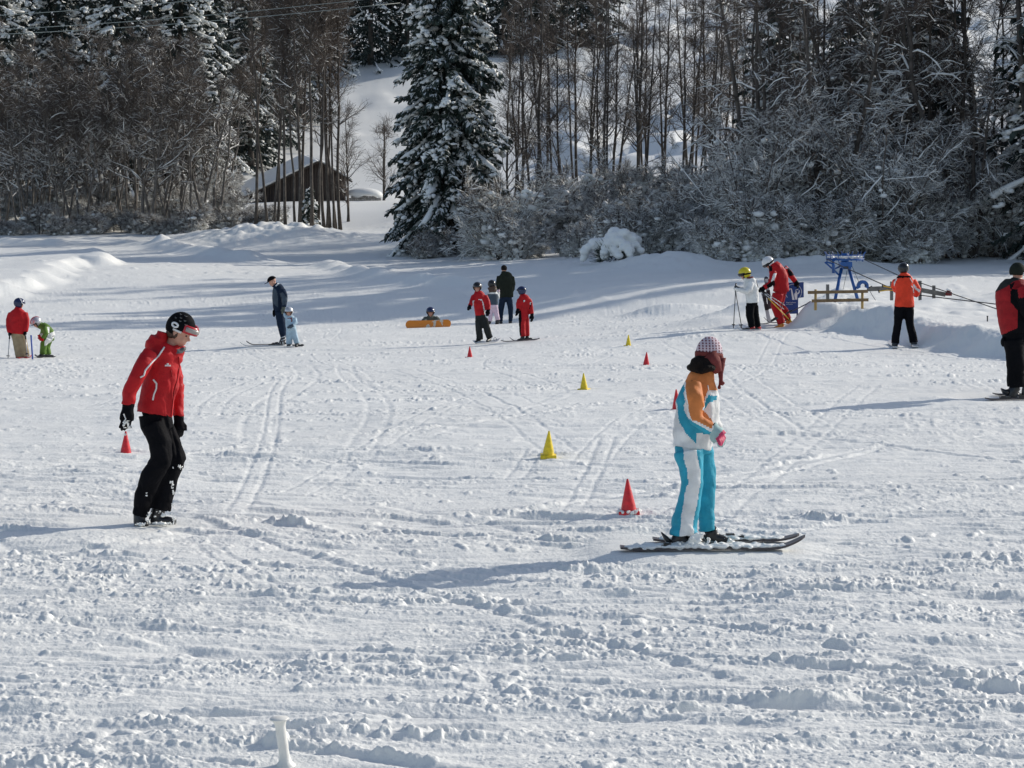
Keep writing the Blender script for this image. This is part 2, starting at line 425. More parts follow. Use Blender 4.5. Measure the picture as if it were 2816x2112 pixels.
PACK = [(1890,1505,15.2,.55),(1760,1512,15.2,.4),(2020,1512,15.2,.45),(1840,1512,15.2,.5),(2120,1512,15.2,.4),(308,1440,16,.35),(400,1435,16,.4),(50,985,44,.7),(120,983,44.5,.8),(770,950,47,.8),(720,955,47,.8),(670,957,47,.7),(810,953,46.5,.8),(1325,945,46,.8),(1370,943,46,.7),(1450,938,45.5,1.0),(1390,890,59,.8),(1360,892,58,.7),(1175,900,56,1.2),
  (2050,910,44,.8),(2110,908,45.2,.8),(2170,908,45.5,.8),(2470,955,39,.6),(2780,1095,26.3,.8),(2720,1100,26,.5),(786,2105,9.3,.15)]
def build_ground():
    rg = np.random.default_rng(5)
    a_f = np.linspace(-15.6, 15.6, 1240); a_s = np.concatenate([np.linspace(15.9, 60, 60), np.linspace(63, 297, 40), np.linspace(300, 344.1, 60)])
    ang = np.radians(np.concatenate([a_f, a_s]))
    inv = np.linspace(1 / 8.4, 1 / 62.0, 1250)
    rr = np.concatenate([[1.5, 4, 6, 7.5], 1 / inv, np.linspace(62.5, 135, 200)])
    far = np.concatenate([[135.0], np.geomspace(137, 900, 260)])
    snow = None
    def grid(rr):
        A, B = np.meshgrid(ang, rr)
        x = (np.sin(A) * B).ravel(); y = (np.cos(A) * B).ravel()
        z = np.empty_like(x)
        for i in range(0, len(x), 200000):
            z[i:i + 200000] = base_z(x[i:i + 200000], y[i:i + 200000])
        na, nr = len(ang), len(rr)
        i = np.arange(nr - 1)[:, None] * na; j = np.arange(na)[None]; j2 = (j + 1) % na
        Q = np.stack([i + j2, i + j, i + na + j, i + na + j2], -1).reshape(-1, 4)
        return x, y, z, Q
    x, y, z, Q = grid(rr)
    inz = (np.abs(np.arctan2(x, y)) < R(24)) & (y > 0)
    xi, yi = x[inz], y[inz]
    z[inz] += feat_z(xi, yi)
    # --- piste surface: chopped up, scraped, with tracks
    r = np.hypot(xi, yi)
    sdp = poly_sd(xi, yi, PLAT); sdl = poly_sd(xi, yi, LBANK)
    piste = (1 - sstep(-.2, .5, sdp)) * (1 - sstep(-.6, .4, sdl)) * (1 - sstep(70, 92, r))
    uu = np.arctan2(xi, yi)
    piste *= 1 - sstep(58, 66, yi) * sstep(.0, .03, uu)            # untracked snow under the trees on the right
    near = 1 - sstep(17, 30, r)
    soft = sstep(.40, .68, fbm(xi * .32, yi * .5, 21, 3))          # where loose snow lies
    h = .10 * (fbm(xi * .22, yi * .22, 1, 3) - .5) + .045 * (fbm(xi * .9, yi * .9, 2, 3) - .5)
    far_ = sstep(14, 30, r)
    big = sstep(.50, .80, fbm(xi * 3.2, yi * 4.2, 31, 3))
    mid = sstep(.50, .80, fbm(xi * 11, yi * 12, 35, 3))
    m2 = sstep(.50, .80, fbm(xi * 26, yi * 26, 46, 3)) * (1 - sstep(13, 22, r))
    fine = fbm(xi * 30, yi * 30, 39, 2)
    rug = sstep(.47, .63, fbm(xi * .8, yi * 1.5, 47, 3))
    chop = big * .008 * (.2 + soft) + mid * .0055 * (.12 + rug) + m2 * .005 * (.08 + rug) + .020 * sstep(.74, .90, fbm(xi * 5.2, yi * 5.2, 48, 3)) * near + .005 * (fine - .5) * (1 - far_) + .02 * (fbm(xi * 2.5, yi * 2.5, 44, 3) - .5)
    # wind/ski scraped streaks running across the slope
    ca, sa = math.cos(-.16), math.sin(-.16)
    sx, sy = xi * ca - yi * sa, xi * sa + yi * ca
    wx = sx + 1.2 * vnoise(xi * .3, yi * .3, 50)
    st = fbm(wx * .40, sy * 3.2, 51, 4, .6)
    fs_ = fbm(wx * .9, sy * 11, 63, 3, .6); chop += (1 - sstep(20, 34, r)) * (.016 * sstep(.52, .74, fs_) * (.5 + .5 * m2) - .008 * sstep(.46, .28, fs_)) * (.35 + soft)
    chop += near * (.016 * sstep(.50, .72, st) * (.5 + .35 * mid + .35 * m2) - .016 * sstep(.5, .3, st))
    chop += (1 - near) * .026 * (sstep(.48, .75, fbm(wx * .6, sy * 1.7, 57, 4, .6)) * (.4 + .9 * mid))
    hh = piste * (h + chop) + (1 - piste) * (.16 * (fbm(xi * .18, yi * .18, 8, 4) - .5) + .02 * (fbm(xi * 1.6, yi * 1.6, 9, 3) - .5))
    hh += (1 - piste) * (.05 * sstep(.62, .8, fbm(xi * 1.1, yi * 1.1, 12, 3)) * (r < 130) + .15 * np.exp(-(sdp / 1.1) ** 2) * (fbm(xi * 3.2, yi * 3.2, 13, 4, .6) - .42) + .06 * sstep(.55, .8, fbm(xi * .9, yi * .9, 14, 3)) * (sdp > 0) * (r < 56))
    T = np.zeros_like(hh)
    def track(along_x, lo, hi, c0, c1, c2, amp, per, ph, w, dep, berm, side, fade=.5):
        a, b = (xi, yi) if along_x else (yi, xi)
        k = np.nonzero((a > lo) & (a < hi))[0]
        if not len(k): return
        t = a[k]; f = c0 + c1 * t + c2 * (t - lo) ** 2 + amp * np.sin(t * 6.283 / per + ph)
        df = c1 + 2 * c2 * (t - lo) + amp * 6.283 / per * np.cos(t * 6.283 / per + ph)
        dd = (b[k] - f) / np.sqrt(1 + df * df)
        m = np.abs(dd) < 6 * w
        k = k[m]; dd = dd[m]; t = t[m]
        e = sstep(lo, lo + fade, t) * (1 - sstep(hi - fade, hi, t))
        lump = .35 + .6 * sstep(.35, .75, fbm(xi[k] * 19, yi[k] * 19, 61, 3)) * vnoise(xi[k] * 2.3, yi[k] * 2.3, 62)
        T[k] += e * (-dep * np.exp(-(dd / w) ** 2) + berm * lump * np.exp(-((dd - side * 2.0 * w) / (1.1 * w)) ** 2))
    for _ in range(280):                                            # scraped ridges close by
        yy = rg.uniform(8.6, 21); x0 = rg.uniform(-6.5, 6.0); ln = rg.uniform(.8, 5)
        sl = rg.normal(-.13, .09)
        track(True, x0, x0 + ln, yy - sl * x0, sl, rg.normal(0, .01), rg.uniform(0, .05), rg.uniform(1.5, 4), rg.uniform(0, 6), rg.uniform(.018, .065), rg.uniform(.005, .016), rg.uniform(.003, .026), rg.choice([-1, 1]))
    for _ in range(75):                                             # pushed-up ridges of loose snow
        yy = rg.uniform(8.8, 17); x0 = rg.uniform(-5, 4.5); ln = rg.uniform(.5, 2.6); sl = rg.normal(-.14, .16)
        track(True, x0, x0 + ln, yy - sl * x0, sl, rg.normal(0, .03), .02, 2, rg.uniform(0, 6), rg.uniform(.03, .06), .012, rg.uniform(.02, .055), rg.choice([-1, 1]), .3)
    for _ in range(45):                                             # wide smooth scrapes
        yy = rg.uniform(8.6, 24); x0 = rg.uniform(-6.5, 5.5); ln = rg.uniform(.8, 3.5); sl = rg.normal(-.10, .25)
        track(True, x0, x0 + ln, yy - sl * x0, sl, rg.normal(0, .03), 0, 3, 0, rg.uniform(.07, .16), rg.uniform(.010, .020), .010, rg.choice([-1, 1]), .25)
    for _ in range(26):                                             # diagonal skidded grooves
        x0 = rg.uniform(-7, 6); ln = rg.uniform(2, 5); y0 = rg.uniform(10, 22); sl = rg.choice([-1, 1]) * rg.uniform(.3, 1.3)
        track(True, x0, x0 + ln, y0 - sl * x0, sl, rg.normal(0, .06), .03, 3, 0, rg.uniform(.03, .06), .012, rg.uniform(.006, .02), rg.choice([-1, 1]))
    for _ in range(34):                                             # tracks running down the slope
        y0 = rg.uniform(14, 60); ln = rg.uniform(6, 22); x0 = rg.uniform(-.24, .24) * y0; sl = rg.normal(0, .22)
        am = rg.uniform(.05, .4); pe = rg.uniform(12, 26); ph = rg.uniform(0, 6); ww = rg.uniform(.022, .04)
        for off in (0, rg.uniform(.22, .5)):
            track(False, y0, y0 + ln, x0 + off - sl * y0, sl, 0, am, pe, ph, ww * (1 + r.mean() * 0), .0045, .004, rg.choice([-1, 1]), 1.5)
    for _ in range(70):
        yy = rg.uniform(20, 60); x0 = rg.uniform(-.26, .2) * yy; ln = rg.uniform(2, 9); sl = rg.normal(.0, .35)
        track(True, x0, x0 + ln, yy - sl * x0, sl, rg.normal(0, .03), .1, 5, rg.uniform(0, 6), rg.uniform(.05, .13), .012, rg.uniform(.006, .018), rg.choice([-1, 1]))
    for (u0, v0, d0), (u1, v1, d1), am in (((610,1420,16.3),(780,990,33),.35), ((1535,1400,16.8),(1640,1180,22.5),.25), ((1340,1300,18.5),(1420,1200,21.5),.6), ((500,1470,15.6),(860,1700,12.6),.1)):
        p0, p1 = P(u0, v0, d0), P(u1, v1, d1)
        ya, yb = sorted((p0[1], p1[1])); sl = (p1[0] - p0[0]) / (p1[1] - p0[1])
        for off in (0, .16):
            track(False, ya, yb, p0[0] + off - sl * p0[1], sl, 0, am * .25, 19, 1.0, .026, .006, .003, 1, .8)
    hh += T * piste
    pk = np.ones_like(hh)
    for u_, v_, d_, r_ in PACK:
        q = P(u_, v_, d_); pk *= 1 - np.exp(-(((xi - q[0]) ** 2 + (yi - q[1]) ** 2) / r_ ** 2) ** 2)
    hh *= pk
    # off-piste: long wind ripples on the side slopes
    z[inz] += hh
    me = mesh_data('snow_ground', np.stack([x, y, z], 1), Q)
    o = link('snow_ground', me, M['piste']); o['kind'] = 'structure'
    # --- hillside
    x2, y2, z2, Q2 = grid(far)
    f = np.ones_like(x2); 
    rr2 = np.hypot(x2, y2)
    bm_ = .25 + .9 * sstep(-.02, .03, np.arctan2(x2, y2))
    bump = bm_ * 1.8 * (fbm(x2 * .06, y2 * .06, 80, 4) - .5) + bm_ * 1.2 * sstep(.5, .8, fbm(x2 * .16, y2 * .22, 85, 3)) + bm_ * .5 * (fbm(x2 * .3, y2 * .3, 87, 3) - .5)
    z2 += bump * sstep(136, 175, rr2)
    na = len(ang)
    z2[:na] = z[-na:]
    o = link('hillside', mesh_data('hillside', np.stack([x2, y2, z2], 1), Q2), M['snow']); o['kind'] = 'structure'
build_ground()
# ------------------------------------------------------------------ trees
def rot_about(v, axis, ang):
    axis = unit(axis); c, s = math.cos(ang), math.sin(ang)
    return v * c + np.cross(axis, v) * s + axis * (axis @ v) * (1 - c)

def perp(v, rng):
    a = np.cross(v, rng.standard_normal(3)); return unit(a)

def grow(rng, stems, nbr, start, blen, ang, curve, nsub, ntwig, twl, snow, sag=0.0, top_twigs=1.0, tw_r=.011, sn_r=1.0, tsn=.45):
    """stems: list of (points, radii). Gives ([trunk Geo...], crown Geo, snow Geo)"""
    trunks = []; cr = Geo(); sn = Geo()
    TA, TB_, TR = [], [], []; SA, SB, SR = [], [], []
    def snow_on(pts, rad, k=1.0):
        pts = np.asarray(pts); d = np.diff(pts, axis=0); sl = np.abs(d[:, 2]) / (np.linalg.norm(d, axis=1) + 1e-9)
        i = 0; n = len(d)
        while i < n:
            if sl[i] < .80 and rng.random() < snow:
                j = i
                while j < n and sl[j] < .84 and rng.random() < .74: j += 1
                if j > i:
                    seg = pts[i:j + 1]; rs = (rng.uniform(.011, .026, j - i + 1) + .35 * rad[i:j + 1]) * k * sn_r
                    rs[0] *= .4; rs[-1] *= .4
                    tube(sn, seg + np.stack([0 * rs, 0 * rs, rad[i:j + 1] * .75 + rs * .4], 1), rs, 5)
                i = max(j, i + 1)
            else: i += 1
    for pts, rad in stems:
        g = Geo(); tube(g, pts, rad, 7, cap=True); trunks.append(g); snow_on(pts, rad, .8)
        k = len(pts); tot = np.linalg.norm(np.diff(pts, axis=0), axis=1).sum()
        for b in range(nbr):
            t = start + (1 - start) * rng.random() ** .85
            f = t * (k - 1); i = min(int(f), k - 2); q = f - i
            p = pts[i] * (1 - q) + pts[i + 1] * q; rt = rad[i] * (1 - q) + rad[i + 1] * q
            ax = unit(pts[i + 1] - pts[i])
            d = rot_about(ax, perp(ax, rng), R(rng.uniform(*ang)))
            L = blen * (1.12 - t) * rng.uniform(.55, 1.2) + .35
            rb = min(rt * .55, .012 + .016 * L)
            m = 6; bp = [p]
            for s_ in range(m - 1):
                d = unit(d + np.array([0, 0, curve - sag * s_ * L * .1]) + .16 * rng.standard_normal(3))
                bp.append(bp[-1] + d * L / (m - 1))
            bp = np.array(bp); br = np.linspace(rb, .008, m)
            tube(cr, bp, br, 4)
            if t < .66 or rng.random() < .4: snow_on(bp, br)
            for s_ in range(nsub):
                f = rng.uniform(.8, m - 1.05); i = int(f); q = f - i
                p2 = bp[i] * (1 - q) + bp[i + 1] * q
                d2 = unit(bp[i + 1] - bp[i]); d2 = rot_about(d2, perp(d2, rng), R(rng.uniform(25, 60)))
                L2 = L * .42 * rng.uniform(.5, 1.2) + .12
                sp = [p2]
                for _ in range(3):
                    d2 = unit(d2 + np.array([0, 0, curve * .8 - sag * .3]) + .15 * rng.standard_normal(3)); sp.append(sp[-1] + d2 * L2 / 3)
                sp = np.array(sp); sr = np.linspace(.012, .006, 4)
                tube(cr, sp, sr, 3)
                if t < .62 or rng.random() < .3: snow_on(sp, sr, .6)
                nt_ = int(ntwig * (top_twigs if t > .68 else 1)); 
                qq = rng.uniform(.2, 2.99, nt_); ii = qq.astype(int); fr = (qq - ii)[:, None]
                a = sp[ii] * (1 - fr) + sp[ii + 1] * fr
                dd = unit(sp[-1] - sp[0])[None] + .75 * rng.standard_normal((nt_, 3)) + np.array([0, 0, curve * .8])
                dd /= np.linalg.norm(dd, axis=1)[:, None]
                bb = a + dd * (twl * rng.uniform(.45, 1.2, nt_))[:, None]
                TA.append(a); TB_.append(bb)
                m2 = (rng.random(nt_) < snow * (tsn if t < .6 else tsn * .3)) & (np.abs(dd[:, 2]) < .75)
                if m2.any():
                    r_ = .012 * sn_r
                    SA.append(a[m2] + [0, 0, .010]); SB.append(bb[m2] + [0, 0, .010])
    if TA: sticks(cr, np.concatenate(TA), np.concatenate(TB_), tw_r, tw_r * .55)
    if SA: sticks(sn, np.concatenate(SA), np.concatenate(SB), .013 * sn_r, .008 * sn_r)
    return trunks, cr, sn

def stem(rng, H, r0, lean=(0, 0), wob=.15, k=11, base=(0, 0, 0), bow=0.0):
    t = np.linspace(0, 1, k)
    w = np.cumsum(rng.standard_normal((k, 2)) * wob * H / 60, axis=0); w -= w[0]
    pts = np.stack([base[0] + lean[0] * H * (t + bow * t * t) + w[:, 0], base[1] + lean[1] * H * (t + bow * t * t) + w[:, 1], base[2] - .25 + (H + .25) * t], 1)
    rad = r0 * (1 - .88 * t) + .012; rad[0] *= 1.35
    return pts, rad

def tree_obj(name, label, cat, loc, parts, group=None, bark='bark', twig='twig'):
    if cat == 'bush': twig = 'twig_snowy'
    trunks, cr, sn = parts
    root = thing(name, label, cat, loc, group)
    for g in trunks: gobj('trunk', g, M[bark], root)
    c = gobj('crown', cr, M[twig], root)
    if sn.n: gobj('snow_clumps', sn, M['snowclump'], c)
    return root

def alder(seed, H, nb=28, start=.20, tt=1.0, bl=2.2, snw=.22):
    rng = np.random.default_rng(seed)
    st = [stem(rng, H, rng.uniform(.070, .10), rng.normal(0, .025, 2), .2)]
    if rng.random() < .45:
        st.append(stem(rng, H * .9, .07, rng.normal(0, .05, 2) + .03, .16, base=(.25, .1, 0)))
    return grow(rng, st, int(nb / len(st) ** .5), start, bl, (25, 60), .10, 6, 6, .6, snw, top_twigs=tt, tw_r=.0075)

def thicket(seed, H):
    rng = np.random.default_rng(seed)
    n = rng.integers(3, 6); st = []
    for i in range(n):
        a = i * 2.4 + rng.random(); l = rng.uniform(.05, .22)
        st.append(stem(rng, H * rng.uniform(.75, 1.05), rng.uniform(.06, .11), (l * math.cos(a) * 1.3, l * math.sin(a)), .45, base=(.3 * math.cos(a), .3 * math.sin(a), 0), bow=.25))
    return grow(rng, st, 16, .26, 2.6, (25, 70), .03, 5, 5, .6, .60, top_twigs=3.4, tw_r=.0085, sn_r=1.15)

def arch(seed, H):
    rng = np.random.default_rng(seed)
    n = rng.integers(2, 4); st = []
    for i in range(n):
        a = rng.uniform(0, 6.28); l = rng.uniform(.08, .3)
        st.append(stem(rng, H * rng.uniform(.7, 1), rng.uniform(.09, .15), (l * math.cos(a), l * math.sin(a) * .6), .35, base=(.3 * math.cos(a), .3 * math.sin(a), 0), bow=.4))
    return grow(rng, st, 18, .14, 2.8, (40, 95), -.02, 5, 6, .55, .68, sag=.5, tw_r=.0078, sn_r=1.25, tsn=.65)

def shrub(seed, H, snow=.9, bl=1.0):
    rng = np.random.default_rng(seed)
    n = 11; st = []
    for i in range(n):
        a = i * 2.4 + rng.random(); l = rng.uniform(.1, .75)
        st.append(stem(rng, H * rng.uniform(.6, 1.05), .022, (l * math.cos(a), l * math.sin(a)), .5, 7, base=(.12 * math.cos(a), .12 * math.sin(a), 0), bow=.3))
    tr, cr, sn = grow(rng, st, 9, .15, H * .42, (25, 75), .03, 5, 17, .27, snow, tw_r=.005, sn_r=1.05, tsn=.9)
    # snow balls caught in the forks
    m = int(650 * snow * bl); st_ = rng.integers(0, n, m); q = rng.uniform(.3, 1, m)
    C = np.array([st[i][0][int(t * 6)] + rng.normal(0, .16, 3) * [1, 1, .5] for i, t in zip(st_, q)])
    S = (.018 + .17 * rng.random((m, 1)) ** 4) * np.array([1.1, 1.1, .7]) * rng.uniform(.8, 1.25, (m, 3))
    blobs(sn, C, S, rng, ICO1, .12)
    all_tr = Geo()
    for g in tr:
        V, Q, T = g.arrays(); cr.add(V, Q, T)
    return [], cr, sn

def spruce(seed, H, Rm, prof=.45, droop=.32, snow=.6, frost=.25, dens=1.0, low=.02, pad=1.0, spr=1.0):
    rng = np.random.default_rng(seed)
    tr = Geo(); pts, rad = stem(rng, H, .012 * H + .05, (0, 0), .05); tube(tr, pts, rad, 8, cap=True)
    fo = Geo(); sn = Geo()
    z = low * H
    PA, DI, LE, WI, SW = [], [], [], [], []
    BC, BS = [], []
    ga = rng.random() * 6.28
    while z < H * .99:
        rel = 1 - z / H
        L0 = Rm * rel ** prof
        ga += 2.39996 + rng.normal(0, .25); a = ga
        L = L0 * rng.uniform(.62, 1.12)
        out = np.array([math.cos(a), math.sin(a), 0.0]); side = np.array([-out[1], out[0], 0])
        m = 9; s = np.linspace(0, 1, m)
        dr_ = droop * rng.uniform(.55, 1.5)
        zz = z + .22 * L * rel * s * (1 - s) - dr_ * L * s ** 1.35 * (.35 + .95 * rel) + .10 * L * s ** 6
        bp = out[None] * (L * s)[:, None] + side[None] * (rng.normal(0, .14) * L * s * s)[:, None]; bp[:, 2] = zz
        tube(fo, bp, np.linspace(.03, .008, m), 3)
        n = max(6, int(L / .05 * spr))
        q = rng.uniform(.10, 1, n) ** .85; f = q * (m - 1); i = np.minimum(f.astype(int), m - 2); fr = (f - i)[:, None]
        p = bp[i] * (1 - fr) + bp[i + 1] * fr
        sg = rng.choice([-1, 1], n)[:, None]
        lat = rng.uniform(.15, 1.0, n)[:, None]
        dd = out[None] * (.95 - .5 * lat) + side[None] * sg * lat + np.array([0, 0, 1.0]) * rng.normal(-.62, .42, n)[:, None]
        dd /= np.linalg.norm(dd, axis=1)[:, None]
        le = rng.uniform(.28, .75, n) * (1.15 - .5 * q) * (.6 + .4 * min(1, L / 2))
        PA.append(p); DI.append(dd); LE.append(le); WI.append(rng.uniform(.06, .14, n)); SW.append(rng.random(n) < frost * (.25 + .9 * q))
        if rng.random() < snow:                       # snow lying along the outer branch
            k = int(rng.uniform(4, 16) * pad * min(1.3, .4 + L / 2.2)); q = np.sort(rng.uniform(rng.uniform(.3, .8), 1.04, k))
            f = np.minimum(q, .999) * (m - 1); i = f.astype(int); fr = (f - i)[:, None]
            spread_ = rng.normal(0, .055 * L + .05, k)
            p = bp[i] * (1 - fr) + bp[i + 1] * fr + side[None] * spread_[:, None] * (.4 + .6 * q)[:, None] + [0, 0, .05]
            p[:, 2] -= 1.1 * np.abs(spread_) * rng.uniform(.3, 1, k) + (q > 1) * .12
            if rng.random() < .75:
                i0 = rng.integers(2, 5); sg_ = bp[i0:].copy(); sg_[:, 2] += .07; rr_ = rng.uniform(.06, .13) * min(1.4, .4 + L / 2) * (1 + .3 * rng.standard_normal(len(sg_))); rr_[0] *= .4; rr_[-1] *= .6
                tube(sn, sg_, np.abs(rr_) + .01, 7, cap=True, flat=.6)
            BC.append(p); BS.append(rng.uniform(.05, .17, (k, 1)) * np.array([[1.2, 1.2, .75]]) * rng.uniform(.6, 1.4, (k, 3)) * min(1, .55 + L / 3))
        z += rng.uniform(.035, .062) * (.75 + .5 * rel) / dens * (1.0 if rel > .25 else 1.5)
    PA = np.concatenate(PA); DI = np.concatenate(DI); LE = np.concatenate(LE); WI = np.concatenate(WI); SW = np.concatenate(SW)
    def spray(g, PA, DI, LE, WI, up):
        n = len(PA)
        sd = np.cross(DI, np.array([0, 0, 1.0])); sd /= np.linalg.norm(sd, axis=1)[:, None] + 1e-9
        nrm = np.cross(sd, DI); ro = rng.normal(0, .8, n)[:, None]
        w = (sd * np.cos(ro) + nrm * np.sin(ro)) * WI[:, None]
        mid_ = PA + DI * (LE * .5)[:, None] + [0, 0, up]; mid_[:, 2] -= .03 * LE
        tip = PA + DI * LE[:, None] + [0, 0, up]; tip[:, 2] -= .22 * LE
        V = np.stack([PA + w * .35 + [0, 0, up], PA - w * .35 + [0, 0, up], mid_ - w, mid_ + w, tip], 1).reshape(-1, 3)
        b = np.arange(n)[:, None] * 5
        g.add(V, b + np.array([[0, 1, 2, 3]]), b + np.array([[3, 2, 4]]))
    spray(fo, PA, DI, LE, WI, 0)
    if SW.any(): spray(sn, PA[SW], DI[SW] * [1, 1, .8], LE[SW] * .8, WI[SW] * .75, .035)
    if BC: blobs(sn, np.concatenate(BC), np.concatenate(BS), rng, ICO1, .14)
    return [tr], fo, sn

ORD = ['first', 'second', 'third', 'fourth', 'fifth', 'sixth', 'seventh', 'eighth', 'ninth', 'tenth', 'eleventh', 'twelfth', 'thirteenth', 'fourteenth', 'fifteenth', 'sixteenth', 'seventeenth', 'eighteenth', 'nineteenth', 'twentieth',
       'twenty-first', 'twenty-second', 'twenty-third', 'twenty-fourth', 'twenty-fifth', 'twenty-sixth', 'twenty-seventh', 'twenty-eighth', 'twenty-ninth', 'thirtieth']
rg = random.Random(11)

def plant(kinds, spots, name, cat, labeler, group, bark='bark', twig='twig', sc=(.88, 1.12), rot=True):
    """kinds: list of part-builders; spots: (u, d); first use builds, later ones copy"""
    roots = {}
    spots = sorted(spots)
    for i, (u, d) in enumerate(spots):
        k = rg.randrange(len(kinds)) if i >= len(kinds) else i
        p = at_base(u, d); lab = labeler(i, len(spots)); s = rg.uniform(*sc)
        if k not in roots:
            t = tree_obj(name, lab, cat, p, kinds[k](), group, bark, twig); roots[k] = t
            t.rotation_euler.z = rg.uniform(0, 6.28) if rot else 0; t.scale = (s, s, s)
        else:
            copy_thing(roots[k], p, rg.uniform(0, 6.28) if rot else 0, s, lab, group)

# the big snowy spruce in the middle
bs = tree_obj('spruce_tree', 'tall dark spruce laden with snow pads standing alone in the middle of the wood edge', 'tree', at_base(1236, 108),
              spruce(3, 15.9, 3.45, .27, .78, .46, .6, 1.8, .01, 1.5, 1.25), None, 'bark', 'needles')

# group of slim trunks in front of the barn
gap = [(702,127),(738,126),(762,124.5),(785,123.5),(812,122.5),(824,121.5),(835,127),(857,121),(874,122.5),(893,125),(900,126.5),(909,124.5),(925,125.5),(937,125)]
al = [lambda: alder(101, 16.5, 38, .34, 2.0, 2.9), lambda: alder(102, 17.5, 42, .46, 2.4), lambda: alder(103, 16, 40, .40, 2.2), lambda: alder(104, 17, 42, .45, 2.4)]
plant(al, gap, 'alder_tree', 'tree', lambda i, n: f'{ORD[i]} from the left of the slim bare trees standing in front of the barn', 'bare trees in front of the barn', sc=(.95, 1.1))
plant([lambda: alder(121, 7, 20, .12, 1.0, 2.4), lambda: alder(122, 6, 18, .1, 1.0, 2.2)], [(958, 136), (1056, 150)], 'alder_tree', 'tree', lambda i, n: ['small sparse tree just right of the slim trunks at the barn', 'small sparse tree on the slope close to the left side of the big spruce'][i], 'small sparse trees on the slope', sc=(.8, 1.0))
# row of bare alders right of the big spruce
row = [1395,1412,1446,1477,1493,1513,1535,1586,1622,1644,1655,1680,1751,1767,1779,1823,1870,1892,1907,1943,1954,1988,2014,2048,2063]
rowd = [(u, 112 + 14 * ((i * 7) % 10) / 10) for i, u in enumerate(row)]
al2 = [lambda: alder(111, 12.5), lambda: alder(112, 13.5), lambda: alder(113, 12), lambda: alder(114, 14), lambda: alder(115, 13)]
plant(al2, rowd, 'alder_tree', 'tree', lambda i, n: f'{ORD[i]} bare alder along the row between big spruce and right-hand wood', 'bare alders right of the big spruce', sc=(.9, 1.12))
# left wood: many-stemmed snowy trees
rgl = np.random.default_rng(8)
front = [(-40 + 44 * i + rgl.uniform(-16, 16), 129 + rgl.uniform(-1.5, 3)) for i in range(15)]
backs = [(-60 + 52 * i + rgl.uniform(-22, 22), 138 + rgl.uniform(-3, 6)) for i in range(14)]
th = [lambda: thicket(201, 12.0), lambda: thicket(202, 13.0), lambda: thicket(203, 11.0), lambda: thicket(204, 12.5), lambda: thicket(205, 13.2)]
plant(th, front + backs, 'deciduous_tree', 'tree', lambda i, n: 'many-stemmed bare tree with snow-dusted branches crowded in the left wood', 'snowy bare trees crowded in the left wood', 'bark_pale', 'twigred', sc=(.75, 1.12))
# spruces behind the left wood
sp = [lambda: spruce(301, 24, 4.6, .6, .42, .6, .16, .7, .02, 1.6, .6), lambda: spruce(302, 22, 4.2, .6, .5, .6, .14, .7, .02, 1.6, .6), lambda: spruce(303, 25, 4.4, .6, .42, .45, .09, .7, .02, 1.4, .6)]
lsp = [(-20, 152), (70, 172), (160, 158), (255, 168), (330, 152), (420, 160), (500, 156), (570, 170), (650, 182)]
plant(sp, lsp, 'spruce_tree', 'tree', lambda i, n: f'{ORD[i]} from the left of the snowy spruces towering behind the left wood', 'snowy spruces behind the left wood', twig='needles_far', sc=(.9, 1.08))
bsp = [(10, 195), (115, 200), (215, 192), (300, 205), (560, 195), (690, 178), (760, 190), (830, 205), (900, 226), (965, 236), (1020, 232), (1075, 240), (1120, 236), (1330, 240), (1385, 238), (1435, 246), (1490, 240), (1545, 246), (1600, 241), (1650, 243)]
plant([lambda: spruce(311, 21, 4.4, .6, .4, .28, .05, .55, .02, 1.2, .5), lambda: spruce(312, 23, 4.6, .6, .4, .32, .06, .55, .02, 1.2, .5)], bsp, 'spruce_tree', 'tree',
      lambda i, n: 'dark spruce in the belt of forest high on the hillside', 'dark spruces high on the hillside', twig='needles_far', sc=(.85, 1.1))
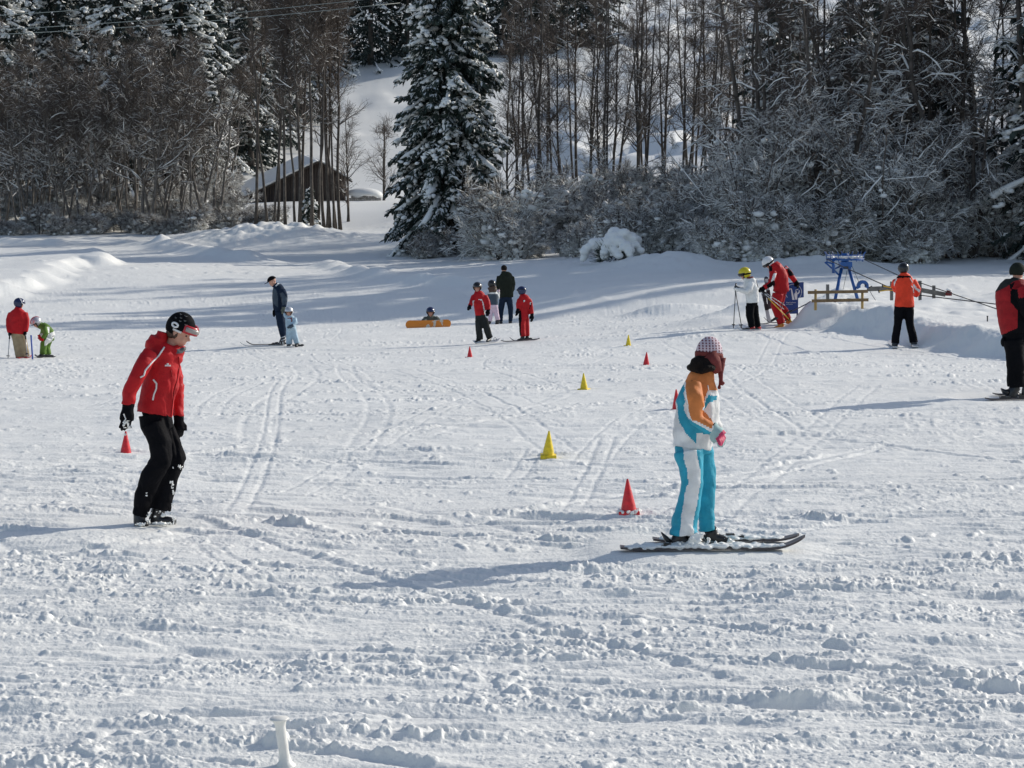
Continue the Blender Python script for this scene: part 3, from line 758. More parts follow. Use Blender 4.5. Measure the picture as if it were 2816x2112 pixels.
# right wood
def main_trunk(seed, path, d, r0, nbr=26, blen=2.6, snow=.9):
    """a trunk that follows what the photo shows of it, d metres away"""
    rng = np.random.default_rng(seed)
    b = at_base(path[0][0], d); W_ = np.array([P(u, v, d) for u, v in path]); W_[0] = b; W_[:, 1] += np.linspace(0, rng.uniform(-1, 1), len(W_))
    t = np.linspace(0, len(path) - 1, 14); i = np.minimum(t.astype(int), len(path) - 2); f = (t - i)[:, None]
    pts = W_[i] * (1 - f) + W_[i + 1] * f - b; pts[1:] += rng.normal(0, .05, (13, 3)); pts[0, 2] -= .25
    return b, grow(rng, [(pts, np.linspace(r0, r0 * .35, 14))], nbr, .12, blen, (45, 100), -.01, 5, 6, .55, snow, sag=.5, tw_r=.0078, sn_r=1.6, tsn=.6)
MT = [(401, [(2490,560),(2470,430),(2444,290),(2413,195),(2400,120)], 88, .19, 'leaning tree with snow along its broken trunk in the right wood'),
      (402, [(2523,560),(2498,310),(2482,80),(2472,-80)], 89, .18, 'tall straight dark trunk rising beside the broken leaning tree'),
      (403, [(2572,620),(2533,335),(2502,230),(2492,60),(2480,-60)], 87, .16, 'bent dark trunk just right of the tall straight trunk'),
      (404, [(2502,550),(2471,400),(2450,240),(2440,0),(2436,-80)], 91, .14, 'thin trunk between the leaning and the straight tree in the right wood'),
      (405, [(2700,512),(2676,310),(2662,130),(2654,-80)], 92, .20, 'thick trunk with long arching snowy boughs towards the right edge'),
      (406, [(2826,420),(2812,260),(2792,40),(2786,-80)], 86, .20, 'snow-laden tree whose trunk stands at the right edge of the picture'),
      (407, [(2283,610),(2240,505),(2212,440),(2190,330),(2180,200)], 86, .11, 'thin crooked tree leaning left in the right wood, behind the blue lift'),
      (408, [(2320,520),(2275,200),(2240,125),(2205,0),(2190,-60)], 94, .13, 'tree with forked snow-streaked stems at the left of the right wood'),
      (409, [(2600,540),(2575,280),(2580,120),(2600,-60)], 97, .13, 'dark trunk bending right at its top behind the bent trunk'),
      (410, [(2640,500),(2635,190),(2560,10),(2540,-60)], 99, .13, 'tree with a snow-covered stem curving over to the left near the right edge')]
for seed, path, d, r0, lab in MT:
    b, parts = main_trunk(seed, path, d, r0)
    tree_obj('deciduous_tree', lab, 'tree', b, parts, 'tall trees of the right wood', 'bark_lean', 'twig')
ar = [lambda: arch(501, 12), lambda: arch(502, 10), lambda: arch(503, 13.5), lambda: arch(504, 9)]
rs = np.random.default_rng(21)
ra = [(2085 + 66 * i + rs.uniform(-20, 20), rs.uniform(85, 92)) for i in range(0, 12, 3)] + [(2085 + 95 * i + rs.uniform(-30, 30), rs.uniform(95, 106)) for i in range(1, 8, 2)] + [(2950, 84), (3060, 80), (3180, 84)]
plant(ar, ra, 'deciduous_tree', 'tree', lambda i, n: 'bare tree with arching snow-laden boughs crowded in the right wood', 'arching snowy trees crowded in the right wood', 'bark_lean', 'twig', sc=(.75, 1.15))
plant([lambda: alder(521, 17, 46, .3, 2.0), lambda: alder(522, 16, 46, .28, 2.0)], [(2930, 80), (3090, 79), (3260, 79), (3450, 78), (3640, 78)], 'alder_tree', 'tree', lambda i, n: 'tall bare tree at the wood edge beyond the right side', 'tall trees continuing the right wood', 'bark_lean', 'twig')
plant([lambda: spruce(531, 20, 3.6, .55, .45, .4, .1, .7, .02, 1.2, .5), lambda: spruce(532, 22, 3.4, .55, .45, .4, .1, .7, .02, 1.2, .5)], [(2900, 88), (2975, 83), (3060, 88), (3150, 84), (3240, 91), (3330, 84), (3430, 89), (3540, 83), (3660, 87), (3000, 101), (3120, 105), (3260, 100), (3400, 99), (3560, 97)], 'spruce_tree', 'tree', lambda i, n: 'tall dark spruce at the wood edge beyond the right side', 'tall spruces continuing the right wood', twig='needles_far')
plant([lambda: alder(541, 15.5, 34, .15, 1.5, 2.4, .5), lambda: alder(542, 14.5, 34, .15, 1.5, 2.6, .5), lambda: alder(543, 16.5, 34, .15, 1.5, 2.4, .5)], [(2072 + 49 * i + rs.uniform(-18, 18), rs.uniform(88, 101)) for i in range(0, 16)], 'alder_tree', 'tree', lambda i, n: 'tall slim bare tree reaching out of the picture in the right wood', 'tall slim trees in the right wood', sc=(.85, 1.1))
rsp = [(2150, 112), (2325, 102), (2440, 108), (2555, 98)]
RL = ['leftmost dark spruce at the back of the right wood', 'tallest dark spruce in the middle of the right wood', 'dark spruce behind the broken leaning tree', 'snowy spruce showing its right side past the bent trunk']
plant([lambda: spruce(321, 14, 3.4, .5, .45, .4, .1, .8, .02, 1.2, .7), lambda: spruce(322, 12, 3.2, .5, .5, .45, .12, .8, .02, 1.3, .7)], rsp, 'spruce_tree', 'tree', lambda i, n: RL[i], 'spruces in the right wood', twig='needles')
# shrubs
plant([lambda: shrub(631, 5.5, .85, .15), lambda: shrub(632, 4.6, .85, .15), lambda: shrub(633, 6.2, .8, .15)], [(2065 + 43 * i + rs.uniform(-18, 18), rs.uniform(84, 96)) for i in range(0, 18, 2)] + [(2300, 98), (2620, 97), (2760, 95)], 'tall_bush', 'bush',
      lambda i, n: 'tall bushy sapling thicket white with snow in the lower right wood', 'tall snowy bushes in the right wood', sc=(.8, 1.25))
sh = [lambda: shrub(601, 2.3), lambda: shrub(602, 1.9), lambda: shrub(603, 2.7), lambda: shrub(604, 2.1)]
s1 = [(1290, 104), (1345, 102), (1385, 98), (1430, 96), (1475, 99), (1555, 97), (1590, 92), (1680, 90), (1725, 93), (1770, 88), (1840, 88), (1880, 92), (1915, 86), (1985, 85), (2020, 88)] + \
     [(1450, 106), (1530, 106), (1610, 105), (1760, 102), (1830, 103), (1970, 100), (2040, 98), (1570, 110), (1740, 110), (1860, 108)]
plant(sh, s1, 'bush', 'bush', lambda i, n: 'bare bush weighed down by snow in the undergrowth between big spruce and right wood', 'snowy undergrowth bushes below the alders', sc=(.45, 1.45))
s2 = [(2060, 83), (2110, 82), (2160, 84), (2205, 82), (2250, 84), (2300, 83), (2350, 84), (2400, 85), (2450, 84), (2500, 85), (2550, 85), (2600, 86), (2650, 86), (2700, 87), (2750, 87), (2800, 87)]
plant(sh[:3], s2, 'bush', 'bush', lambda i, n: 'snow-covered bush at the foot of the right wood', 'snowy bushes below the right wood', sc=(.5, 1.35))
s3 = [(-10 + 62 * i + rgl.uniform(-30, 30), rgl.uniform(125, 129)) for i in range(11)] + [(700, 129), (735, 128), (1160, 104), (1190, 105)]
plant([lambda: shrub(621, 2.4, .7), lambda: shrub(622, 2.0, .7)], [(-20 + 46 * i + rgl.uniform(-15, 15), rgl.uniform(131, 140)) for i in range(15)], 'bush', 'bush', lambda i, n: 'snowy bush growing between the stems of the left wood', 'undergrowth inside the left wood', sc=(.8, 1.5))
plant([lambda: shrub(611, 1.1, .35), lambda: shrub(612, .8, .4), lambda: shrub(613, 1.4, .3)], s3, 'bush', 'bush', lambda i, n: 'low twiggy bush at the snowy edge of the left wood and barn trees', 'low bushes along the left wood edge', sc=(.7, 1.25))
# small dark conifer sapling among the barn trees
tree_obj('spruce_sapling', 'small snow-covered spruce sapling among the slim trunks in front of the barn', 'tree', at_base(852, 122.2), spruce(331, 2.6, .9, .7, .3, .9, .3, .8, .02, .9, .8), None, 'bark', 'needles')

# bushes bent right down under snow
def remesh(prims, voxel, smooth):
    g = Geo()
    for V, Q, T in prims: g.add(V, Q, T)
    V, Q, T = g.arrays()
    me = mesh_data('tmp', V, Q, T); o = bpy.data.objects.new('tmp', me); COL.objects.link(o)
    m = o.modifiers.new('r', 'REMESH'); m.mode = 'VOXEL'; m.voxel_size = voxel; m.use_smooth_shade = True
    if smooth:
        s = o.modifiers.new('s', 'SMOOTH'); s.factor = .5; s.iterations = smooth
    dg = bpy.context.evaluated_depsgraph_get(); dg.update()
    out = bpy.data.meshes.new_from_object(o.evaluated_get(dg))
    bpy.data.objects.remove(o); bpy.data.meshes.remove(me)
    out.polygons.foreach_set('use_smooth', np.ones(len(out.polygons), bool))
    return out
def snow_dome(seed, w, h, name, label, loc, dark=.35):
    rng = np.random.default_rng(seed); root = thing(name, label, 'bush', loc)
    fo = Geo(); sn = Geo()
    n = 900; a = rng.uniform(0, 6.283, n); e = rng.uniform(0, 1, n) ** .7 * 1.5
    c = np.stack([np.cos(a) * np.cos(e) * w * .46, np.sin(a) * np.cos(e) * w * .40, np.sin(e) * h * .80], 1) * rng.uniform(.75, 1, n)[:, None]
    sticks(fo, c * .55, c * 1.02 + rng.normal(0, .08, (n, 3)), .012, .006)
    V = []
    for k in range(19):                       # drooping snow-laden boughs from the top
        a = k * 2.4 + rng.normal(0, .2); L = w * .5 * rng.uniform(.55, 1.12); hh = h * rng.uniform(.45, .92); cx, cy = rng.normal(0, .10 * w, 2); e1 = rng.uniform(1.0, 1.5)
        for q in np.linspace(.05, 1, 15):
            e = q * e1
            V.append((cx + math.cos(a) * math.sin(e) * L + rng.normal(0, .05), cy + math.sin(a) * math.sin(e) * L * .85 + rng.normal(0, .05), math.cos(e) ** .8 * hh + rng.normal(0, .035), .15 * h * (1.15 - .45 * q) * rng.uniform(.55, 1.35)))
    V = np.array(V)
    blobs(sn, V[:, :3], V[:, 3:4] * np.array([[1.1, 1.1, .85]]), rng, ICO2, .03)
    c_ = gobj('branches', fo, M['needles'], root)
    me = remesh([sn.arrays()], .035, 2)
    link('snow_clumps', me, M['snowclump'], c_)
snow_dome(701, 2.0, 1.3, 'bush', 'round bush buried under a thick dome of snow at the wood edge', at_base(1686, 81))
for sd_, sz_, u_, d_, lb_ in ((711, 1.25, 1965, 80.5, 'low bush with broken snow mantle left of the yellow-helmeted child'), (712, 1.1, 2080, 80.5, 'snow-capped bush behind the red skier bending down')):
    tree_obj('bush', lb_, 'bush', at_base(u_, d_), shrub(sd_, sz_, 1.6))
tree_obj('bush', 'dark low bush with patches of snow behind the skier in vermilion', 'bush', at_base(2520, 82), shrub(713, 1.2, .8))
# ------------------------------------------------------------------ people
def loft(rings, n=16):
    """rings: (centre, r_side, r_depth); closed tube following the centres"""
    C = np.array([r[0] for r in rings], float); k = len(C)
    t = np.gradient(C, axis=0) if k > 1 else np.array([[0, 0, 1.0]])
    t /= np.linalg.norm(t, axis=1)[:, None] + 1e-9
    dep = np.array([0, 1.0, 0])[None].repeat(k, 0)
    dep = np.where(np.abs((t @ np.array([0, 1.0, 0])))[:, None] > .85, np.array([[0, 0, 1.0]]), dep)
    a1 = np.cross(t, dep); a1 /= np.linalg.norm(a1, axis=1)[:, None] + 1e-9
    a2 = np.cross(a1, t)
    an = np.arange(n) * 2 * math.pi / n
    r1 = np.array([r[1] for r in rings])[:, None, None]; r2 = np.array([r[2] for r in rings])[:, None, None]
    V = C[:, None] + np.cos(an)[None, :, None] * a1[:, None] * r1 + np.sin(an)[None, :, None] * a2[:, None] * r2
    i = np.arange(k - 1)[:, None] * n; j = np.arange(n)[None]; j2 = (j + 1) % n
    Q = np.stack([i + j, i + n + j, i + n + j2, i + j2], -1).reshape(-1, 4)
    V = np.concatenate([V.reshape(-1, 3), C[:1], C[-1:]])
    js = np.arange(n); b = (k - 1) * n
    T = np.concatenate([np.stack([np.full(n, k * n), js, (js + 1) % n], -1), np.stack([np.full(n, k * n + 1), b + (js + 1) % n, b + js], -1)])
    return V, Q, T

def ell(c, ax, ay, az, sub=2):
    V0, T0 = (ICO1, ICO2, ICO3)[sub - 1]
    Mx = np.stack([ax, ay, az]); return np.asarray(c) + V0 @ Mx, np.zeros((0, 4), int), T0

def patch(c, f, s, u, rad, cond, solid=.012, seg=(40, 24)):
    """part of an ellipsoid shell: cond(fwd, side, up) picks the faces; f,s,u unit axes, rad the radii along them"""
    nu, nv = seg
    th = np.linspace(0, 2 * math.pi, nu, endpoint=False); ph = np.linspace(-math.pi / 2 + .02, math.pi / 2 - .02, nv)
    PH, TH = np.meshgrid(ph, th, indexing='ij')
    D = np.stack([np.cos(PH) * np.cos(TH), np.cos(PH) * np.sin(TH), np.sin(PH)], -1).reshape(-1, 3)
    i = np.arange(nv - 1)[:, None] * nu; j = np.arange(nu)[None]; j2 = (j + 1) % nu
    Q = np.stack([i + j, i + j2, i + nu + j2, i + nu + j], -1).reshape(-1, 4)
    C = D[Q].mean(1); Q = Q[cond(C[:, 0], C[:, 1], C[:, 2])]
    used = np.unique(Q); mp = np.full(len(D), -1); mp[used] = np.arange(len(used)); Q = mp[Q]; D = D[used]
    V = np.asarray(c) + D[:, :1] * rad[0] * f + D[:, 1:2] * rad[1] * s + D[:, 2:] * rad[2] * u
    Vi = np.asarray(c) + D[:, :1] * (rad[0] - solid) * f + D[:, 1:2] * (rad[1] - solid) * s + D[:, 2:] * (rad[2] - solid) * u
    n = len(V); Qs = [Q, Q[:, ::-1] + n]
    E = {}
    for q in Q:
        for a, b in zip(q, np.roll(q, -1)):
            E[(a, b)] = 1
    rim = [(a, b) for (a, b) in E if (b, a) not in E]
    if rim: Qs.append(np.array([(b, a, a + n, b + n) for a, b in rim]))
    return np.concatenate([V, Vi]), np.concatenate(Qs), np.zeros((0, 3), int)

class Person:
    def __init__(s, T, d, base, label, group=None, vox=.016, seed=0):
        s.T, s.d, s.k, s.vox = T, d, d / FOC / T[2], vox
        s.rng = np.random.default_rng(seed)
        u, v = s.uv(*base); p = P(u, v, d); s.org = np.array([p[0], p[1], ground(p[0], p[1])])
        s.root = thing('person', label, 'person', s.org, group)
        s.body = []; s.bodyobj = None; s.kids = []
    def uv(s, x, y): return s.T[0] + x / s.T[2], s.T[1] + y / s.T[2]
    def w(s, x, y, dd=0): u, v = s.uv(x, y); return P(u, v, s.d + dd)
    def ring(s, r):
        x, y, dd, r1 = r[:4]; r2 = r[4] if len(r) > 4 else r1
        return (s.w(x, y, dd), r1 * s.k, r2 * s.k)
    def L(s, *rs, f=.68, n=16):
        """limb/torso made of rings in picture measure; f = body thickness inside (0 for none)"""
        rr = [s.ring(r) for r in rs]
        if f: s.body.append(loft([(c, a * f, b * f) for c, a, b in rr], n))
        return loft(rr, n)
    def B(s, x, y, dd, rx, ry, rz=None):
        return ell(s.w(x, y, dd), RGT * rx * s.k, np.array([0, 1, 0]) * (rz or rx) * s.k, np.array([0, 0, 1.0]) * ry * s.k)
    def wear(s, name, m, prims, vox=None, fold=.006, fs=9.0, smooth=3, region=None, parent=None, label=None, shade=True):
        if name in ('jacket', 'ski_suit', 'snowsuit', 'vest') and s.collar:
            prims = prims + s.collar
        me = remesh(prims, vox or s.vox, smooth)
        n = len(me.vertices); V = np.empty(n * 3); me.vertices.foreach_get('co', V); V = V.reshape(-1, 3)
        if fold:
            N = np.empty(n * 3); me.vertices.foreach_get('normal', N); N = N.reshape(-1, 3)
            a = V[:, 0] + .6 * V[:, 1]; b = V[:, 2]
            h = (np.abs(fbm(a * fs + 3 * vnoise(a * 3, b * 3, 5), b * fs * 1.1 + .5 * a * fs + 40, 6, 3) - .5) * 2.2 - .4) + .6 * (vnoise(a * fs * .5, b * fs * .35, 9) - .5)
            V = V + N * (h * fold)[:, None]
        mats = m if isinstance(m, (list, tuple)) else [m]
        if region:
            nf = len(me.polygons); C = np.empty(nf * 3); me.polygons.foreach_get('center', C); C = C.reshape(-1, 3)
            uu, vv, dd = px(C); idx = region((uu - s.T[0]) * s.T[2], (vv - s.T[1]) * s.T[2], dd - s.d)
            me.polygons.foreach_set('material_index', np.asarray(idx, np.int32))
        me.vertices.foreach_set('co', (V - s.org).astype(np.float32).ravel()); me.update()
        o = link(name, me, [M[q] if isinstance(q, str) else q for q in mats], parent or None)
        s.kids.append(o) if parent is None else None
        if label: o['label'] = label
        s.last_bvh = BVHTree.FromPolygons([tuple(q) for q in V], [tuple(p.vertices) for p in me.polygons])
        return o
    def raw(s, name, m, prims, parent=None, smooth=True, label=None):
        g = Geo()
        for V, Q, T in prims: g.add(V, Q, T)
        V, Q, T = g.arrays()
        o = link(name, mesh_data(name, V - s.org, Q, T, smooth), M[m] if isinstance(m, str) else m, parent)
        if parent is None: s.kids.append(o)
        if label: o['label'] = label
        return o
    def on(s, x, y, off=.004):
        """point on the last worn surface as seen at picture position"""
        p = s.w(x, y); dr = unit(p - CAM)
        hit = s.last_bvh.ray_cast(Vector(CAM), Vector(dr))
        q = np.array(hit[0]) if hit[0] is not None else p
        return q - dr * off
    def piping(s, name, m, lines, r=.006, parent=None):
        g = Geo()
        for ln in lines:
            pts = []
            for (xa, ya), (xb, yb) in zip(ln[:-1], ln[1:]):
                for t in np.linspace(0, 1, 6, endpoint=False): pts.append(s.on(xa + (xb - xa) * t, ya + (yb - ya) * t))
            pts.append(s.on(*ln[-1])); tube(g, np.array(pts), r, 5, cap=True)
        return s.raw(name, m, [g.arrays()], parent)
    def head(s, x, y, dd, h, yaw, pitch=0, roll=0, neck=None, eyes=True, collar=True):
        """h: half head height in picture units. yaw 0 faces the camera, 90 faces right, -90 left, 180 away"""
        h = h * s.k; a, p_ = R(yaw), R(pitch)
        f = np.array([math.sin(a) * math.cos(p_), -math.cos(a) * math.cos(p_), -math.sin(p_)])
        sd = unit(np.cross(f, [0, 0, 1.0])); u = np.cross(sd, f)
        if roll: sd, u = rot_about(sd, f, R(roll)), rot_about(u, f, R(roll))
        c = s.w(x, y, dd); s.hd = (c, f, sd, u, h)
        def e(fw, si, up, rf, rs, ru): return ell(c + h * (f * fw + sd * si + u * up), f * rf * h, sd * rs * h, u * ru * h, 2)
        s.body += [e(-.05, 0, .28, .80, .66, .70), e(.12, 0, -.30, .56, .52, .62), e(.36, 0, -.78, .22, .22, .18), e(.68, 0, -.14, .14, .10, .20), e(.78, 0, -.24, .12, .13, .10),
                   e(.55, 0, .10, .16, .42, .12), e(.58, 0, -.50, .12, .20, .05), e(.56, 0, -.60, .10, .17, .05),
                   e(-.02, .66, -.06, .16, .07, .24), e(-.02, -.66, -.06, .16, .07, .24), e(.40, .30, -.28, .2, .16, .2), e(.40, -.30, -.28, .2, .16, .2)]
        nk = neck or (x, y + 1.6 * h / s.k, dd)
        s.body.append(loft([(c + h * (-.12 * f - .25 * u), .42 * h, .42 * h), ((c + h * (-.15 * f - .8 * u)), .40 * h, .40 * h), (s.w(*nk), .46 * h, .46 * h)]))
        s.collar = [loft([(c + h * (-.10 * f - .55 * u), .62 * h, .62 * h), (c + h * (-.15 * f - .85 * u), .66 * h, .66 * h), (s.w(*nk), .72 * h, .72 * h)])] if collar else None
        s.eyes = [c + h * (f * .60 + sd * q * .26 + u * .0) for q in (-1, 1)] if eyes else []
    def shell(s, name, m, rad, cond, off=(0, 0, .25), solid=.02, parent=None, label=None, seg=(40, 24)):
        c, f, sd, u, h = s.hd
        return s.raw(name, m, [patch(c + h * (f * off[0] + sd * off[1] + u * off[2]), f, sd, u, np.array(rad) * h, cond, solid * h * 3, seg)], parent, label=label)
    def helmet(s, m, goggles=None, strap='black', size=1.0, wear_on_face=False):
        hm = s.shell('helmet', m, (1.12 * size, .98 * size, 1.02 * size), lambda f, q, u: (u > -.05) | ((f < .34) & (u > -.86)))
        s.shell('rim', 'shellblack', (1.14 * size, 1.0 * size, 1.035 * size), lambda f, q, u: ((u > -.10) & (u < .02) & (f > .25)) | ((f > .22) & (f < .40) & (u < .02) & (u > -.86)), parent=hm)
        if goggles:
            up0, up1 = (-.42, -.02) if wear_on_face else (.06, .40)
            fr = s.shell('goggles', 'shellblack' if goggles != 'frame_red' else 'shellred', (1.23 * size, .92 * size, 1.05 * size), lambda f, q, u: (u > up0) & (u < up1) & (f > .45))
            s.shell('lens', 'lensdark' if goggles != 'frame_red' else 'lens', (1.28 * size, .94 * size, 1.08 * size), lambda f, q, u: (u > up0 + .06) & (u < up1 - .06) & (f > .56), parent=fr)
            s.shell('strap', strap, (1.155 * size, 1.01 * size, 1.045 * size), lambda f, q, u: (u > up0 + .12) & (u < up1 - .10) & (f <= .46), parent=fr)
        return hm
    def hand(s, wx, wy, wd, tx, ty, td, wid, curl=.3, thumb=(0, -1), name='glove', m='black', fmat=None, vox=.009, bulk=1.0, cuff=True):
        """glove with palm, four fingers and a thumb; from the wrist to the finger tips"""
        A, Bp = s.w(wx, wy, wd), s.w(tx, ty, td); d = Bp - A; Ln = np.linalg.norm(d); d = d / Ln
        back = np.array([0, 1.0, 0]) - d * d[1]
        back = unit(back); acr = np.cross(d, back); w = wid * s.k
        sp = unit(.55 * acr + .84 * back); nn = np.cross(sp, d)       # spread of the knuckles, seen three-quarter
        pr = [loft([(A - d * Ln * (.18 if cuff else 0), w * .50, w * .50), (A + d * Ln * .10, w * .46, w * .42), (A + d * Ln * .30, w * .56, w * .48), (A + d * Ln * .52, w * .58, w * .46)])]
        s.body.append(loft([(A - d * Ln * .1, w * .36, w * .36), (A + d * Ln * .3, w * .42, w * .34), (A + d * Ln * .5, w * .40, w * .3)]))
        for i, (q, ln) in enumerate(((-.42, .40), (-.14, .48), (.14, .45), (.42, .36))):
            p0 = A + d * Ln * .46 + sp * w * q; p1 = p0 + d * Ln * ln * .5 + nn * curl * Ln * .06; p2 = p1 + (d * (1 - curl * .6) + nn * curl) * Ln * ln * .38; p3 = p2 + (d * (1 - curl) + nn * curl * 1.4) * Ln * ln * .28
            r_ = w * .150 * bulk
            pr.append(loft([(p0, r_, r_), (p1, r_, r_), (p2, r_ * .92, r_ * .92), (p3, r_ * .7, r_ * .7)], 10))
        th = unit(acr * thumb[0] + sp * thumb[1]); p0 = A + d * Ln * .18 + th * w * .35
        pr.append(loft([(p0, w * .17, w * .17), (p0 + (d * .7 + th * .6) * Ln * .2, w * .16, w * .16), (p0 + (d * 1.0 + th * .35) * Ln * .38, w * .12, w * .12)], 10))
        return s.wear(name, fmat or m, pr, vox=vox, fold=.002, smooth=2)
    def boots(s, m, *bs):
        """each: heel (x,y,dd), toe (x,y,dd), shaft top (x,y,dd), r"""
        for hl, to, tp, r in bs:
            h_, t_ = np.array(hl, float), np.array(to, float)
            pr = [s.L((*tp, r * 1.05), (hl[0] * .75 + to[0] * .25, hl[1] - r * .6, hl[2], r * 1.0), (hl[0] * .75 + to[0] * .25, hl[1] + r * .1, hl[2], r * .95), f=.75, n=12),
                  s.L((*hl, r * .75), (*(h_ * .6 + t_ * .4), r * .82), (*(h_ * .25 + t_ * .75), r * .72), (*to, r * .42), f=.75, n=12)]
            o = s.wear('boot', m, pr, fold=.0015, smooth=2, vox=min(s.vox, .013))
    def done(s):
        me = remesh(s.body, min(s.vox, .013), 2)
        V = np.empty(len(me.vertices) * 3, np.float32); me.vertices.foreach_get('co', V)
        me.vertices.foreach_set('co', (V.reshape(-1, 3) - s.org.astype(np.float32)).ravel()); me.update()
        b = link('body', me, [M['skin'], M['black']], s.root)
        nf = len(me.polygons); C = np.empty(nf * 3); me.polygons.foreach_get('center', C); C = C.reshape(-1, 3) + s.org
        me.polygons.foreach_set('material_index', (np.linalg.norm(C - s.hd[0], axis=1) > 1.35 * s.hd[4]).astype(np.int32))
        for o in s.kids: o.parent = s.root
        for e in s.eyes:
            g = Geo(); V, T = ICO1; r = s.hd[4] * .07; g.add(e - s.org + V * r, None, T); q = gobj('eye', g, M['eye'], s.root)

def inpoly(x, y, poly): return poly_sd(x, y, poly) > 0

# ---- instructor in red walking at the left
a = Person((280, 820, 2.513), 16.0, (340, 1556), 'instructor in red jacket, black trousers and beanie walking head down', vox=.011, seed=1)
a.head(536, 232, .02, 112, 78, 24, neck=(455, 365, .02), collar=False)
jk = [a.L((448, 318, .0, 62, 70), (420, 368, .0, 118, 120), (418, 470, 0, 128, 118), (404, 600, 0, 130, 118), (380, 700, 0, 126, 120), (362, 808, 0, 130, 124), n=24),
      a.L((478, 318, 0, 55, 62), (452, 372, 0, 85, 90), (440, 430, 0, 90, 90)),
      a.L((342, 372, -.16, 62, 55), (292, 450, -.22, 66), (236, 560, -.24, 58), (196, 640, -.24, 52), (180, 742, -.24, 50)),
      a.L((470, 400, .16, 60), (505, 520, .22, 55), (520, 640, .22, 52), (524, 730, .2, 48), (528, 822, .18, 44)),
      a.L((392, 268, .0, 60, 90), (362, 320, 0, 68, 100), (345, 365, 0, 60, 80), f=0),
      a.L((425, 232, .02, 42, 72), (408, 290, .02, 52, 90), f=0), a.L((500, 338, .02, 38, 74), (532, 372, .02, 40, 80), (506, 420, .02, 60, 80), f=0), a.L((578, 340, .03, 16, 60), (520, 372, .03, 24, 60), f=0)]
jo = a.wear('jacket', ['red', 'grey'], jk, fold=.024, fs=4.5, smooth=2, region=lambda x, y, d: np.where(inpoly(x, y, [(517, 355), (600, 325), (600, 350), (545, 385), (517, 388)]), 1, 0))
a.piping('piping', 'white', [[(432, 338), (395, 395), (345, 445), (300, 500), (290, 535), (266, 548)], [(355, 562), (378, 590), (376, 625), (360, 665), (352, 705)]], .007, jo)
a.piping('zip', 'darkred', [[(532, 405), (537, 470), (522, 560), (500, 640), (488, 740), (480, 815)], [(478, 500), (486, 545)]], .005, jo)
g = Geo(); p = a.on(456, 466, .008); box(g, p, RGT * .023, FWD * .003, UPV * .006); box(g, a.on(455, 456, .008), RGT * .007, FWD * .003, UPV * .007); jo2 = a.raw('chest_badge', 'white', [g.arrays()], jo, False)
tr = [a.L((362, 790, 0, 120, 110), (375, 870, 0, 124, 112), (395, 930, 0, 112, 105), n=20),
      a.L((395, 880, .08, 100), (455, 1000, .10, 95), (492, 1110, .08, 86), (460, 1220, .06, 80), (430, 1340, .06, 80), (398, 1462, .05, 82)),
      a.L((350, 870, -.08, 96), (400, 1000, -.1, 84), (408, 1120, -.1, 84), (345, 1230, -.08, 82), (295, 1360, -.06, 68), (262, 1505, -.05, 52))]
a.wear('trousers', 'black', tr, fold=.024, fs=4, smooth=2)
g = Geo(); rn = np.random.default_rng(3)
for cx, cy, n_, sx, sy in ((540, 1165, 14, 34, 12), (488, 1330, 18, 8, 80), (480, 1270, 6, 22, 5), (310, 1360, 3, 14, 20)):
    for _ in range(n_):
        q = a.on(cx + rn.normal(0, sx * .5), cy + rn.normal(0, sy * .5), .0); blobs(g, [q], [rn.uniform(.004, .011, 3)], rn)
a.raw('snow_patches', 'snowclump', [g.arrays()], smooth=False)
a.boots('boot', ((330, 1535, .05), (515, 1545, .02), (400, 1440, .05), 48), ((240, 1560, -.06), (318, 1568, -.1), (262, 1490, -.05), 42))
g = Geo()
for cx, cy, n_, sx, sy in ((322, 1520, 16, 24, 40), (430, 1490, 14, 70, 26), (395, 1556, 60, 120, 8), (270, 1564, 30, 40, 10), (500, 1520, 10, 24, 20)):
    for _ in range(n_):
        q = a.w(cx + rn.normal(0, sx * .5), cy + rn.normal(0, sy * .5), -.10 + rn.normal(0, .04)); blobs(g, [q], [rn.uniform(.006, .015, 3)], rn)
a.wear('boot_snow_clumps', 'snowclump', [g.arrays()], vox=.0085, fold=.004, fs=25, smooth=1)
a.hand(182, 752, -.24, 160, 930, -.26, 88, .35, (0, -1), vox=.008)
a.piping('glove_piping', 'white', [[(150, 800), (165, 835), (145, 862)], [(175, 860), (182, 900)]], .005)
g = Geo()
for _ in range(16): blobs(g, [a.on(178 + rn.normal(0, 14), 880 + rn.normal(0, 24), .0)], [rn.uniform(.006, .016, 3)], rn)
a.raw('glove_snow', 'snowclump', [g.arrays()])
a.hand(532, 838, .18, 540, 985, .16, 76, .45, (1, 0), vox=.008)
hat = a.shell('beanie', 'black', (.92, .80, .98), lambda f, q, u: (u > -.12 + .10 * f) | ((f < -.1) & (u > -.42)), off=(-.04, 0, .28), solid=.03)
a.shell('brim', 'white', (.94, .81, .97), lambda f, q, u: ((u > -.18 + .10 * f) & (u < -.09 + .10 * f) & (f > -.1)) | ((f <= -.1) & (u < -.40) & (u > -.47)), off=(-.04, 0, .28), solid=.012, parent=hat)
gg = a.shell('goggles', 'shellred', (1.14, .74, 1.0), lambda f, q, u: (u > -.02) & (u < .44) & (f > .30), off=(.02, 0, .26), solid=.05)
a.shell('lens', 'lens', (1.20, .77, 1.04), lambda f, q, u: (u > .05) & (u < .37) & (f > .42), off=(.02, 0, .26), parent=gg)
c, f, sd, u, h = a.hd
g = Geo()
for t in np.linspace(0, 2 * math.pi, 21)[:-1]: pass
ctr = c + h * (-.16 * f + .44 * u)
ring = [ctr + h * (.20 * math.cos(t) * f + .12 * math.sin(t) * u) for t in np.linspace(0, 2 * math.pi, 25)]
